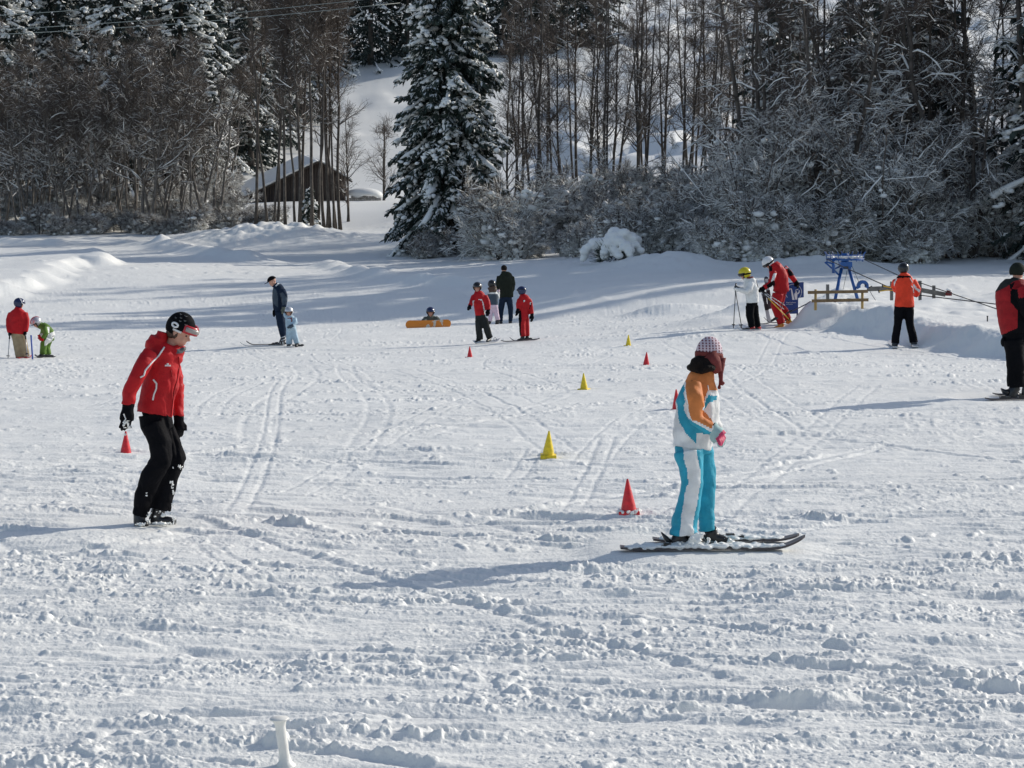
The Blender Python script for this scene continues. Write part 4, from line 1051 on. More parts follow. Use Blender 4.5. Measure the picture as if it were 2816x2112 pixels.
sgn = 1 if (sd @ (CAM - c)) > 0 else -1
# push the ring logo out onto the side of the beanie
def on_hat(p):
    q = p - (c + h * (-.04 * f + .28 * u)); a_, b_ = (q @ f) / (.92 * h), (q @ u) / (.98 * h)
    return c + h * (-.04 * f + .28 * u) + f * (q @ f) + u * (q @ u) + sd * sgn * .815 * h * math.sqrt(max(0, 1 - a_ * a_ - b_ * b_))
tube(g, np.array([on_hat(p) for p in ring]), .0085, 6); a.raw('hat_logo', 'signwhite', [g.arrays()], hat)
g = Geo()
for fx, uy in ((-.35, .80), (-.05, .92), (.25, .86), (-.2, 1.08), (.12, 1.1), (.42, .66), (.02, .74)):
    tube(g, np.array([on_hat(c + h * ((fx - .07) * f + (uy + .05) * u)), on_hat(c + h * (fx * f + uy * u)), on_hat(c + h * ((fx + .07) * f + (uy + .05) * u))]), .004, 4, cap=True)
a.raw('hat_pattern', 'grey', [g.arrays()], hat)
hr = [ell(c + h * (-.30 * f + q * .42 * sd - .15 * u), f * .34 * h, sd * .26 * h, u * .42 * h) for q in (-1, 1)] + [ell(c + h * (-.55 * f - .2 * u), f * .25 * h, sd * .4 * h, u * .42 * h), ell(c + h * (.05 * f + sgn * .60 * sd - .16 * u), f * .16 * h, sd * .1 * h, u * .3 * h)]
a.wear('hair', 'hairbrown', hr, fold=.004, fs=30)
a.done()

# ---- girl in turquoise and orange
a = Person((1640, 900, 2.513), 15.2, (660, 1500), 'girl in turquoise, white and orange ski suit with knitted earflap hat', vox=.011, seed=2)
a.head(778, 205, .05, 104, 128, 8, neck=(745, 330, .0), eyes=False)
ORG = [(600, 255), (850, 255), (838, 440), (772, 440), (748, 505), (738, 570), (775, 610), (812, 655), (795, 700), (700, 655), (655, 640), (628, 560), (628, 480), (612, 400), (606, 350)]
BLU = [(596, 392), (575, 430), (556, 480), (552, 560), (572, 660), (610, 720), (650, 765), (690, 800), (688, 730), (740, 735), (785, 742), (795, 722), (725, 690), (665, 655), (628, 625), (606, 580), (600, 540), (618, 510), (600, 460), (610, 425)]
BLU2 = [(776, 470), (835, 470), (832, 505), (790, 515), (742, 575), (748, 530)]
ORG2 = [(776, 396), (842, 396), (842, 440), (772, 440)]
def jreg(x, y, d):
    i = np.zeros(len(x), int)
    i[inpoly(x, y, BLU2)] = 2; i[inpoly(x, y, BLU)] = 2; i[inpoly(x, y, ORG)] = 1
    return i
jk = [a.L((744, 292, .02, 78, 82), (728, 345, .02, 98, 105), (714, 400, .02, 118, 120), (708, 460, .02, 140, 125), (696, 560, .02, 152, 130), (684, 680, .02, 154, 132), (662, 838, .02, 142, 132), n=24),
      a.L((672, 385, -.18, 62, 58), (680, 480, -.24, 64), (684, 590, -.25, 60), (692, 640, -.25, 56), (740, 668, -.25, 50), (802, 700, -.25, 44)),
      a.L((760, 390, .22, 60), (790, 500, .26, 56), (790, 620, .28, 50), (832, 700, .25, 42))]
a.wear('jacket', ['white', 'orange', 'blue'], jk, fold=.022, fs=5, smooth=2, region=jreg)
a.piping('collar_edge', 'white', [[(770, 400), (776, 440), (836, 440)]], .004)
STR = [(598, 820), (690, 820), (702, 900), (722, 1000), (722, 1070), (706, 1170), (685, 1290), (672, 1380), (676, 1450), (578, 1450), (584, 1330), (598, 1240), (614, 1120), (634, 1080), (628, 1000), (608, 910)]
tr = [a.L((668, 815, .02, 130, 118), (672, 880, .02, 126, 112), n=20),
      a.L((640, 860, -.06, 102, 100), (655, 980, -.08, 86), (662, 1090, -.09, 80), (640, 1220, -.08, 86), (616, 1330, -.08, 94), (605, 1440, -.08, 100)),
      a.L((726, 860, .12, 84), (752, 990, .15, 76), (762, 1100, .15, 72), (752, 1180, .14, 70), (758, 1290, .14, 66), (766, 1412, .14, 62))]
a.wear('trousers', ['blue', 'white'], tr, fold=.020, fs=4, smooth=2, region=lambda x, y, d: np.where(inpoly(x, y, STR) & (d < -.03), 1, 0))
a.boots('boot', ((520, 1475, -.08), (735, 1485, -.10), (600, 1420, -.08), 44), ((750, 1440, .16), (930, 1478, .16), (790, 1390, .14), 44))
a.raw('boot_tongue', 'boot', [loft([(a.w(505, 1490, -.08), .025, .04), (a.w(480, 1455, -.08), .018, .04), (a.w(450, 1418, -.08), .006, .03)], 8)])
g = Geo(); rn = np.random.default_rng(4)
for cx, cy, n_, sx, sy, dd in ((690, 1460, 40, 60, 46, -.17), (640, 1495, 20, 60, 18, -.17), (930, 1480, 14, 40, 14, .08), (780, 1500, 30, 70, 18, -.15)):
    for _ in range(n_): blobs(g, [a.w(cx + rn.normal(0, sx * .5), cy + rn.normal(0, sy * .5), dd + rn.normal(0, .03))], [rn.uniform(.008, .022, 3)], rn)
a.wear('boot_snow_clumps', 'snowclump', [g.arrays()], vox=.0085, fold=.004, fs=25, smooth=1)
def greg(x, y, d): return np.where(inpoly(x, y, [(822, 770), (885, 700), (905, 745), (868, 822), (848, 818)]), 1, np.where(x + .5 * y < 1152, 2, 0))
a.hand(806, 704, -.25, 900, 818, -.27, 96, .5, (-.9, .3), m=None, fmat=['mint', 'magenta', 'charcoal'], vox=.008, bulk=1.15)
# colour the near glove by panels
me = a.kids[-1].data; nf = len(me.polygons); C = np.empty(nf * 3); me.polygons.foreach_get('center', C); C = C.reshape(-1, 3) + a.org
uu, vv, dd = px(C); me.polygons.foreach_set('material_index', greg((uu - 1640) * 2.513, (vv - 900) * 2.513, dd).astype(np.int32))
a.hand(836, 706, .25, 880, 790, .22, 76, .5, (1, 0), m='mint')
m_hat = knit_mat()
hat = a.shell('knit_hat', m_hat, (.92, .88, 1.18), lambda f, q, u: u > .08, off=(-.03, 0, .20), solid=.03)
a.shell('hat_band', 'maroon', (.97, .92, 1.05), lambda f, q, u: (u > -.20 - .16 * (f < 0)) & (u < .12), off=(-.03, 0, .22), solid=.03, parent=hat)
for q in (-1, 1):
    c, f, sd, u, h = a.hd
    A0 = c + h * (sd * q * .84 + u * -.02 + f * .22)
    fl = [loft([(A0, .40 * h, .14 * h), (A0 - u * .5 * h + f * .12 * h, .26 * h, .12 * h), (A0 - u * .95 * h + f * .2 * h, .13 * h, .09 * h), (A0 - u * 1.3 * h + f * .2 * h, .07 * h, .07 * h), (A0 - u * 1.75 * h + f * .22 * h, .065 * h, .065 * h), (A0 - u * 1.95 * h + f * .22 * h, .12 * h, .12 * h), (A0 - u * 2.05 * h + f * .22 * h, .07 * h, .07 * h)], 12)]
    a.raw('ear_flap', 'maroon', fl, hat)
a.raw('ear_tie', 'maroon', [loft([(a.w(850, 200, .02), .03, .03), (a.w(864, 260, .0), .028, .03), (a.w(858, 320, -.02), .020, .02), (a.w(862, 372, -.02), .014, .014), (a.w(868, 388, -.02), .024, .024), (a.w(866, 402, -.02), .01, .01)], 12),
                               loft([(a.w(778, 215, .0), .09, .08), (a.w(820, 262, -.03), .055, .06), (a.w(846, 312, -.03), .03, .03)], 12)], hat)
hr = [a.B(735, 246, .0, 92, 62, 90), a.B(695, 246, -.05, 52, 48, 60), a.B(676, 278, -.02, 52, 34, 64), a.B(770, 280, -.07, 62, 36, 60), a.B(646, 288, .0, 26, 15, 30), a.B(728, 300, -.05, 66, 22, 70)]
a.wear('hair', 'hair', hr, fold=.010, fs=22)
a.done()

# ---- boy with a blue helmet and khaki trousers (left edge)
a = Person((0, 780, 6.91), 44.0, (400, 1440), 'child in red jacket, khaki trousers and blue helmet standing with ski poles', 'people on the piste', seed=3)
a.head(365, 392, 0, 98, 115, 8, neck=(345, 500, 0)); a.helmet('shellblue')
a.shell('helmet_stripe', 'shellwhite', (1.15, 1.01, 1.045), lambda f, q, u: (np.abs(f - .35 + .5 * u) < .07) & (u > -.1))
a.wear('jacket', 'red', [a.L((345, 480, 0, 75, 80), (345, 540, 0, 150, 100), (340, 640, 0, 170, 115), (335, 800, 0, 172, 120), (325, 955, 0, 165, 118), n=20),
       a.L((215, 560, 0, 62), (165, 700, 0, 56), (160, 800, -.05, 50), (185, 925, -.08, 42)), a.L((465, 560, 0, 62), (510, 690, 0, 56), (505, 800, -.05, 50), (485, 915, -.08, 44))], fold=.012, fs=5)
a.wear('trousers', 'khaki', [a.L((340, 930, 0, 135, 95), (350, 1010, 0, 135, 95)), a.L((295, 1000, 0, 72), (320, 1180, 0, 66), (355, 1410, 0, 60)), a.L((420, 1000, 0, 78), (460, 1200, .03, 72), (500, 1390, .05, 72))], fold=.012, fs=5)
a.hand(186, 930, -.08, 186, 1000, -.1, 60, .7, (1, 0)); a.hand(480, 925, -.08, 470, 995, -.1, 60, .7, (-1, 0))
a.boots('bootred', ((345, 1425, 0), (370, 1435, -.18), (355, 1380, 0), 42), ((490, 1415, .05), (520, 1430, -.1), (495, 1370, .05), 42)); a.done()

# ---- small child in green
a = Person((0, 780, 6.91), 44.5, (840, 1415), 'small child in green suit and silver-red helmet bending forward on skis', 'people on the piste', seed=4)
a.head(695, 745, 0, 98, -62, 38, neck=(800, 800, 0))
a.helmet('shellsilver'); a.shell('helmet_stripe', 'shellred', (1.15, 1.01, 1.045), lambda f, q, u: (np.abs(q) < .35) & (u > .35))
GW = [(920, 960), (1040, 900), (1050, 980), (980, 1100), (850, 1190), (840, 1120)]
a.wear('jacket', ['green', 'white'], [a.L((800, 770, 0, 65), (860, 850, 0, 100, 105), (920, 930, 0, 112, 110), (950, 1020, 0, 98, 105), n=18),
       a.L((840, 830, -.12, 55), (880, 950, -.18, 48), (800, 1040, -.2, 40)), a.L((830, 830, .14, 50), (800, 950, .18, 44), (770, 990, .18, 38))], fold=.01, fs=6, region=lambda x, y, d: np.where(inpoly(x, y, GW) | inpoly(x, y, [(900, 820), (940, 820), (945, 930), (920, 940)]), 1, 0))
a.wear('trousers', ['green', 'white'], [a.L((955, 990, 0, 92, 100), (930, 1070, 0, 92, 98)), a.L((900, 1040, -.08, 75), (830, 1140, -.1, 68), (815, 1340, -.08, 62)), a.L((930, 1060, .1, 72), (890, 1200, .12, 66), (920, 1350, .1, 60))], fold=.012, fs=5, region=lambda x, y, d: np.where(inpoly(x, y, GW), 1, 0))
a.hand(810, 1062, -.2, 705, 1035, -.22, 66, .3, (0, 1), m='red'); a.hand(770, 1000, .18, 705, 985, .16, 62, .3, (0, 1), m='red')
a.wear('cuff', 'white', [a.L((830, 960, .1, 34), (775, 985, .1, 40), f=0)], fold=0)
a.boots('boot', ((815, 1385, -.08), (700, 1390, -.08), (810, 1330, -.08), 42), ((930, 1390, .1), (850, 1405, .1), (925, 1330, .1), 42)); a.done()

# ---- man with cap
a = Person((640, 720, 6.38), 47.0, (860, 1480), 'man in dark ski clothes and peaked cap looking down at a toddler', 'people on the piste', seed=5)
a.head(700, 355, 0, 88, -88, 28, neck=(790, 420, 0))
cp = a.shell('cap', 'black', (.98, .80, .88), lambda f, q, u: u > .02, off=(-.04, 0, .34)); c, f, sd, u, h = a.hd
a.raw('peak', 'black', [ell(c + h * (1.1 * f + .42 * u), f * .62 * h, sd * .5 * h, u * .07 * h)], cp)
JB = [(690, 460), (760, 480), (800, 640), (790, 800), (690, 720)]
a.wear('jacket', ['navy', 'slate', 'white'], [a.L((785, 395, 0, 62, 68), (800, 450, 0, 92, 100), (815, 530, 0, 122, 122), (806, 640, 0, 118, 120), (806, 740, 0, 108, 112), (812, 830, 0, 100, 108), n=18),
       a.L((868, 490, -.16, 60), (908, 590, -.2, 58), (915, 680, -.22, 52), (895, 795, -.22, 46)), a.L((780, 500, .18, 58), (770, 640, .22, 50), (790, 780, .2, 44))], fold=.012, fs=5,
       region=lambda x, y, d: np.where(inpoly(x, y, [(748, 418), (812, 345), (830, 372), (760, 432)]), 2, np.where(inpoly(x, y, [(820, 560), (880, 530), (960, 640), (950, 740), (870, 770), (850, 650)]) | inpoly(x, y, JB), 1, 0)))
a.wear('trousers', 'navy', [a.L((815, 810, 0, 98, 100), (825, 900, 0, 98, 98)), a.L((820, 880, -.08, 80), (850, 1100, -.1, 76), (870, 1200, -.08, 66), (888, 1330, -.08, 52)), a.L((840, 880, .08, 78), (860, 1100, .1, 72), (885, 1220, .1, 60), (895, 1330, .08, 48))], fold=.012, fs=5)
a.hand(893, 810, -.22, 888, 930, -.22, 72, .5, (-1, 0), m='olive'); a.hand(790, 790, .2, 780, 900, .2, 66, .5, (-1, 0))
a.wear('pouch', 'black', [a.B(725, 900, -.05, 30, 75, 40)], fold=0)
a.boots('boot', ((895, 1450, -.08), (735, 1475, -.08), (890, 1340, -.08), 48), ((900, 1440, .1), (760, 1465, .1), (895, 1340, .1), 46))
g = Geo()
for y_ in (1312, 1362): tube(g, np.array([a.w(850, y_ + 20, -.2), a.w(890, y_ + 5, -.215), a.w(928, y_ - 8, -.17)]), .012, 5)
for x_, y_ in ((835, 1435), (880, 1420)): box(g, a.w(x_, y_, -.2), RGT * .012, FWD * .01, UPV * .025)
a.raw('boot_buckles', 'shellsilver', [g.arrays()], smooth=False); a.done()

# ---- toddler
a = Person((640, 720, 6.38), 46.4, (1050, 1490), 'toddler in pale blue snowsuit and white helmet standing behind the man with cap', 'people on the piste', seed=6)
a.head(988, 885, 0, 78, -12, 6, neck=(1000, 960, 0)); a.helmet('shellsilver', size=1.0)
a.wear('snowsuit', ['paleblue', 'maroon'], [a.L((1000, 945, 0, 62), (1010, 1000, 0, 92, 80), (1015, 1100, 0, 92, 85), (1030, 1200, 0, 92, 85), n=18), a.L((1085, 990, -.05, 46), (1100, 1070, -.1, 44), (1040, 1125, -.18, 38)), a.L((955, 970, 0, 42), (925, 940, .05, 38), (912, 900, .08, 32)),
       a.L((990, 1190, 0, 56), (985, 1320, 0, 50), (990, 1450, 0, 52)), a.L((1065, 1190, 0, 56), (1095, 1310, 0, 50), (1130, 1435, 0, 48))], fold=.009, fs=6,
       region=lambda x, y, d: np.where(inpoly(x, y, [(960, 985), (1040, 975), (1048, 1050), (1025, 1050), (1018, 1000), (960, 1000)]) & (d < 0), 1, 0))
a.hand(1045, 1118, -.18, 950, 1170, -.2, 60, .3, (0, 1), m='slate'); a.hand(912, 895, .08, 902, 850, .08, 46, .4, (-1, 0), m='slate')
a.boots('boot', ((990, 1465, .02), (960, 1490, -.16), (990, 1430, 0), 40), ((1130, 1455, .02), (1110, 1482, -.16), (1130, 1420, 0), 40)); a.done()

# ---- snowboarder sitting behind the orange board
a = Person((1080, 700, 5.027), 56.3, (530, 990), 'child in blue helmet and olive jacket lying behind an orange snowboard', 'people on the piste', seed=7)
a.head(522, 800, .3, 62, 2, 5, neck=(525, 865, .34)); a.helmet('shellblue')
a.wear('jacket', 'olive', [a.L((525, 850, .34, 52), (528, 895, .38, 88, 80), (530, 960, .45, 92, 85), n=18), a.L((460, 890, .34, 42), (430, 930, .15, 38), (440, 950, .05, 34)), a.L((595, 885, .34, 42), (625, 915, .2, 38), (640, 930, .08, 34))], fold=.01, fs=6)
a.wear('trousers', 'charcoal', [a.L((530, 950, .45, 88, 80), (530, 990, .40, 84, 80)), a.L((490, 985, .42, 48), (445, 950, .22, 46), (440, 975, .08, 44)), a.L((570, 985, .42, 48), (620, 945, .22, 46), (622, 970, .08, 44))], fold=.01)
a.hand(440, 948, .05, 418, 915, .02, 44, .7, (0, 1)); a.hand(642, 930, .08, 625, 905, .03, 44, .7, (0, 1))
a.boots('boot', ((440, 985, .10), (440, 950, .06), (440, 975, .16), 30), ((622, 980, .10), (622, 945, .06), (622, 970, .16), 30)); a.done()

# ---- boy in red on a snowboard
a = Person((1260, 740, 7.54), 46.0, (520, 1520), 'boy in white-trimmed red jacket and black helmet standing on a snowboard', 'people on the piste', seed=8)
a.head(398, 388, 0, 98, -4, 4, neck=(405, 490, 0)); a.helmet('shellblack', 'dark', 'white')
WT = [(415, 625), (490, 622), (520, 690), (545, 800), (575, 930), (548, 940), (520, 800), (492, 650), (415, 640)]
a.wear('jacket', ['red', 'white'], [a.L((410, 470, 0, 78, 75), (425, 520, 0, 120, 90), (435, 600, 0, 148, 100), (440, 720, 0, 128, 95), (450, 850, 0, 112, 92), (455, 970, 0, 108, 92), n=20),
       a.L((325, 560, 0, 58), (285, 660, -.08, 54), (268, 720, -.15, 48), (235, 770, -.2, 42)), a.L((550, 550, 0, 62), (600, 660, 0, 58), (625, 760, -.03, 50), (622, 850, -.06, 46))], fold=.012, fs=5.5,
       region=lambda x, y, d: np.where((inpoly(x, y, WT) | inpoly(x, y, [(300, 655), (345, 650), (325, 675), (320, 750), (300, 740)])) & (d < .03), 1, 0))
a.wear('trousers', 'charcoal', [a.L((455, 940, 0, 108, 88), (470, 1030, 0, 112, 90)), a.L((420, 1020, 0, 72), (425, 1240, -.03, 70), (450, 1465, 0, 72)), a.L((540, 1020, 0, 74), (590, 1220, -.02, 72), (655, 1430, 0, 70))], fold=.014, fs=5)
a.hand(240, 768, -.2, 205, 865, -.24, 76, .6, (1, 0)); a.hand(622, 855, -.06, 605, 990, -.1, 84, .4, (-1, 0))
a.boots('boot', ((430, 1490, .06), (350, 1520, -.14), (445, 1440, .02), 48), ((655, 1460, .06), (590, 1495, -.14), (655, 1410, .02), 46)); a.done()

# ---- girl in pink trousers from behind
a = Person((1260, 740, 7.54), 58.0, (740, 1150), 'girl in dark vest and pink trousers with long brown hair, seen from behind', 'people on the piste', seed=9)
a.head(698, 330, 0, 86, 182, 0, neck=(710, 470, 0), eyes=False); a.helmet('shellblack')
a.wear('hair', 'hairbrown', [a.L((705, 360, -.08, 80, 50), (715, 420, -.08, 92, 50), (720, 480, -.1, 85, 45), f=0), a.B(630, 400, -.05, 28, 30, 30)], fold=.02, fs=12)
a.wear('vest', ['slate', 'white'], [a.L((712, 470, 0, 90, 70), (716, 520, 0, 112, 80), (720, 640, 0, 108, 78), (722, 748, 0, 108, 78), n=18)], fold=.01, region=lambda x, y, d: np.where(y < 512, 1, 0))
a.wear('sleeves', 'white', [a.L((640, 520, .03, 40), (625, 620, .08, 38), (640, 700, .02, 34)), a.L((800, 510, .03, 40), (835, 600, .05, 36), (838, 470, .08, 30))], fold=.008)
a.hand(640, 705, .02, 650, 770, -.02, 44, .5, (1, 0), m='pink'); a.hand(838, 465, .08, 840, 410, .1, 44, .5, (-1, 0), m='pink')
a.wear('trousers', 'pink', [a.L((722, 735, 0, 98, 75), (728, 800, 0, 98, 75)), a.L((680, 790, 0, 55), (670, 920, 0, 48), (662, 1085, 0, 44)), a.L((770, 790, 0, 56), (790, 920, 0, 54), (822, 1060, 0, 50))], fold=.01)
a.boots('boot', ((650, 1115, .0), (652, 1125, .15), (660, 1075, 0), 36), ((820, 1120, .0), (780, 1145, .12), (825, 1060, 0), 44)); a.done()

# ---- man in dark jacket walking away
a = Person((1260, 740, 7.54), 59.0, (980, 1145), 'bareheaded man in dark jacket and navy trousers walking away beside the girl in pink', 'people on the piste', seed=10)
a.head(950, 5, 0, 84, 176, 6, neck=(965, 110, 0), eyes=False); a.shell('hair', 'hair', (.90, .74, .80), lambda f, q, u: (u > -.1) | ((f < .1) & (u > -.65)), off=(-.05, 0, .28))
a.wear('jacket', 'darkgreen', [a.L((965, 65, 0, 70, 65), (975, 110, 0, 128, 90), (985, 180, 0, 158, 105), (992, 330, 0, 158, 105), (996, 470, 0, 148, 100), (1000, 590, 0, 150, 100), n=20),
       a.L((858, 150, 0, 58), (830, 280, .05, 56), (830, 380, .15, 48), (870, 440, .22, 42)), a.L((1105, 160, 0, 56), (1140, 300, 0, 54), (1128, 420, .08, 46), (1090, 500, .14, 40))], fold=.014, fs=5)
a.hand(872, 442, .22, 900, 480, .24, 50, .5, (1, 0), m='skin'); a.hand(1085, 505, .14, 1060, 560, .16, 50, .5, (-1, 0), m='skin')
a.wear('trousers', 'navy', [a.L((990, 560, 0, 130, 88), (985, 640, 0, 128, 88)), a.L((915, 640, 0, 72), (890, 820, .05, 60), (882, 980, .05, 48), (885, 1090, .05, 40)), a.L((1060, 640, 0, 72), (1088, 820, -.05, 58), (1090, 980, -.05, 48), (1082, 1085, -.05, 42))], fold=.012)
a.boots('boot', ((885, 1120, .05), (890, 1130, .2), (885, 1080, .05), 38), ((1085, 1135, -.05), (1070, 1135, .1), (1082, 1080, -.05), 38)); a.done()

# ---- child in red one-piece
a = Person((1260, 740, 7.54), 45.5, (1390, 1480), 'child in red one-piece suit and dark blue helmet looking left on skis', 'people on the piste', seed=11)
a.head(1318, 470, 0, 92, -118, 4, neck=(1350, 560, 0)); a.helmet('shellblue', 'dark', 'shellblack')
SIDE = [(1235, 860), (1300, 860), (1318, 1000), (1300, 1200), (1305, 1380), (1270, 1380), (1255, 1100)]
a.wear('ski_suit', ['red', 'black', 'white'], [a.L((1352, 540, 0, 82, 78), (1362, 590, 0, 118, 92), (1375, 680, 0, 132, 98), (1370, 800, 0, 108, 92), (1360, 880, 0, 98, 88), (1358, 960, 0, 104, 90), (1362, 1030, 0, 104, 90), n=20),
       a.L((1270, 620, -.03, 52), (1245, 730, -.06, 48), (1240, 830, -.08, 42)), a.L((1465, 630, 0, 54), (1505, 760, 0, 50), (1528, 930, -.02, 44)),
       a.L((1320, 1010, -.03, 72), (1330, 1200, -.03, 68), (1345, 1400, -.03, 66)), a.L((1410, 1010, .05, 62), (1425, 1200, .05, 54), (1440, 1390, .05, 50))], fold=.011, fs=5.5,
       region=lambda x, y, d: np.where(inpoly(x, y, SIDE) | inpoly(x, y, [(1340, 630), (1365, 640), (1360, 690), (1345, 690)]) | inpoly(x, y, [(1515, 690), (1530, 700), (1480, 830), (1465, 830)]), 1, np.where(inpoly(x, y, [(1352, 640), (1385, 645), (1375, 690), (1355, 690)]) | inpoly(x, y, [(1490, 690), (1512, 690), (1505, 740), (1490, 740)]), 2, 0)))
a.hand(1238, 835, -.08, 1208, 990, -.1, 74, .35, (1, 0)); a.hand(1530, 945, -.02, 1530, 1110, -.04, 78, .35, (-1, 0))
a.boots('boot', ((1370, 1460, -.03), (1215, 1480, -.03), (1345, 1390, -.03), 44), ((1450, 1450, .06), (1360, 1460, .06), (1440, 1385, .05), 40)); a.done()

# ---- child in white jacket, yellow helmet
a = Person((1980, 660, 5.82), 44.0, (540, 1455), 'child in white jacket, black trousers and yellow helmet leaning on two ski poles', 'people on the piste', seed=12)
a.head(398, 548, 0, 92, -86, 10, neck=(450, 640, 0)); a.helmet('shellyellow', 'dark', 'black', wear_on_face=True)
a.wear('jacket', ['white', 'maroon', 'black'], [a.L((455, 600, 0, 72, 75), (475, 660, 0, 105, 100), (495, 760, 0, 118, 108), (510, 880, 0, 108, 102), (520, 1015, 0, 100, 98), n=20),
       a.L((500, 680, -.16, 54), (470, 790, -.22, 50), (410, 830, -.24, 46), (300, 795, -.24, 38)), a.L((470, 690, .16, 50), (420, 800, .2, 46), (300, 775, .16, 36))], fold=.013, fs=5.5,
       region=lambda x, y, d: np.where(inpoly(x, y, [(425, 560), (530, 560), (540, 610), (425, 622)]), 1, np.where(inpoly(x, y, [(572, 640), (640, 700), (640, 780), (600, 760)]), 2, 0)))
a.wear('trousers', 'black', [a.L((510, 990, 0, 92, 90), (510, 1060, 0, 95, 90)), a.L((480, 1050, -.06, 74), (478, 1200, -.08, 66), (510, 1400, -.06, 56)), a.L((540, 1050, .08, 74), (570, 1220, .1, 62), (610, 1400, .08, 52))], fold=.012)
a.hand(300, 795, -.24, 205, 800, -.25, 66, .8, (0, -1), m='white'); a.hand(300, 775, .16, 222, 765, .12, 62, .8, (0, -1), m='black')
a.boots('bootred', ((555, 1435, -.06), (430, 1445, -.06), (512, 1390, -.06), 40), ((640, 1430, .08), (570, 1440, .08), (612, 1390, .08), 40)); a.done()

# ---- red skier bending down
a = Person((1980, 660, 5.82), 45.6, (960, 1440), 'skier in red suit with black sleeve patches, white helmet and orange boots bending down', 'people on the piste', seed=13)
a.head(778, 372, 0, 90, -82, 36, neck=(850, 430, 0)); a.helmet('shellwhite', 'dark', 'black', wear_on_face=True)
SB = [(1080, 450), (1110, 450), (1195, 560), (1110, 585), (1085, 520)], [(745, 720), (850, 650), (880, 660), (875, 740), (770, 790)], [(775, 420), (835, 420), (835, 500), (790, 505)]
SW_ = [(860, 530), (905, 535), (870, 640), (810, 680), (830, 620)], [(1000, 410), (1030, 412), (1085, 452), (1050, 462)]
a.wear('jacket', ['red', 'black', 'white'], [a.L((850, 370, 0, 72, 75), (880, 430, 0, 112, 108), (925, 520, 0, 138, 118), (965, 640, 0, 135, 115), (980, 780, 0, 124, 110), (982, 830, 0, 118, 106), n=22), a.L((820, 380, 0, 60, 70), (800, 440, 0, 50, 70), f=0),
       a.L((850, 510, -.2, 60), (840, 620, -.26, 54), (800, 710, -.26, 48), (700, 765, -.26, 42)), a.L((1020, 450, .15, 62), (1110, 530, .2, 56), (1160, 600, .22, 48), (1205, 665, .22, 42))], fold=.013, fs=5,
       region=lambda x, y, d: np.where(inpoly(x, y, SB[0]) | inpoly(x, y, SB[1]) | inpoly(x, y, SB[2]), 1, np.where(inpoly(x, y, SW_[0]) | inpoly(x, y, SW_[1]), 2, 0)))
a.wear('trousers', 'red', [a.L((980, 750, 0, 120, 105), (950, 850, 0, 112, 100)), a.L((930, 860, -.08, 92), (890, 1050, -.1, 82), (940, 1200, -.08, 72), (985, 1340, -.08, 64)), a.L((970, 860, .1, 90), (950, 1040, .12, 80), (1040, 1150, .14, 66), (1095, 1270, .14, 56))], fold=.013, fs=5)
a.hand(700, 770, -.26, 615, 840, -.28, 84, .6, (0, -1)); a.hand(1210, 670, .22, 1270, 775, .22, 78, .45, (-1, 0))
a.boots('bootorange', ((1010, 1400, -.08), (860, 1415, -.08), (985, 1330, -.08), 50), ((1120, 1310, .15), (1050, 1320, .15), (1100, 1265, .14), 40)); a.done()

# ---- skier in vermilion at the rope
a = Person((2200, 660, 3.59), 39.0, (1030, 1065), 'skier in vermilion jacket and black trousers gripping the tow rope, seen from behind', 'people on the piste', seed=14)
a.head(1022, 292, 0, 56, 178, 3, neck=(1026, 365, 0), eyes=False); a.helmet('shellblack')
VW = [(1125, 430), (1150, 470), (1190, 495), (1180, 520), (1140, 490), (1115, 450)], [(925, 420), (945, 380), (960, 375), (935, 440), (930, 470)], [(960, 352), (1090, 352), (1100, 372), (950, 375)]
a.wear('jacket', ['vermilion', 'white', 'black'], [a.L((1024, 335, 0, 48, 45), (1028, 372, 0, 82, 58), (1032, 430, 0, 96, 64), (1032, 540, 0, 92, 62), (1030, 665, 0, 102, 66), n=22),
       a.L((948, 400, .02, 36), (928, 460, .12, 34), (945, 500, .28, 28)), a.L((1112, 400, .02, 38), (1165, 490, .06, 34), (1150, 545, .2, 28))], fold=.012, fs=5,
       region=lambda x, y, d: np.where(inpoly(x, y, VW[0]) | inpoly(x, y, VW[1]), 1, np.where(inpoly(x, y, VW[2]), 2, 0)))
a.piping('piping', 'white', [[(1098, 455), (1118, 475), (1120, 520)], [(1085, 375), (1110, 420)]], .008)
a.wear('trousers', 'black', [a.L((1028, 645, 0, 98, 60), (1025, 700, 0, 98, 60)), a.L((980, 690, 0, 54), (965, 840, 0, 42), (945, 960, 0, 42), (940, 1025, 0, 42)), a.L((1072, 690, 0, 54), (1085, 840, 0, 42), (1112, 950, 0, 42), (1122, 1012, 0, 42))], fold=.012, fs=6)
a.hand(943, 502, .28, 930, 470, .36, 36, .8, (1, 0)); a.hand(1148, 548, .2, 1132, 545, .34, 40, .8, (-1, 0))
a.boots('boot', ((935, 1055, -.02), (935, 1062, .2), (940, 1015, 0), 32), ((1128, 1045, -.02), (1125, 1050, .2), (1122, 1005, 0), 32)); a.done()

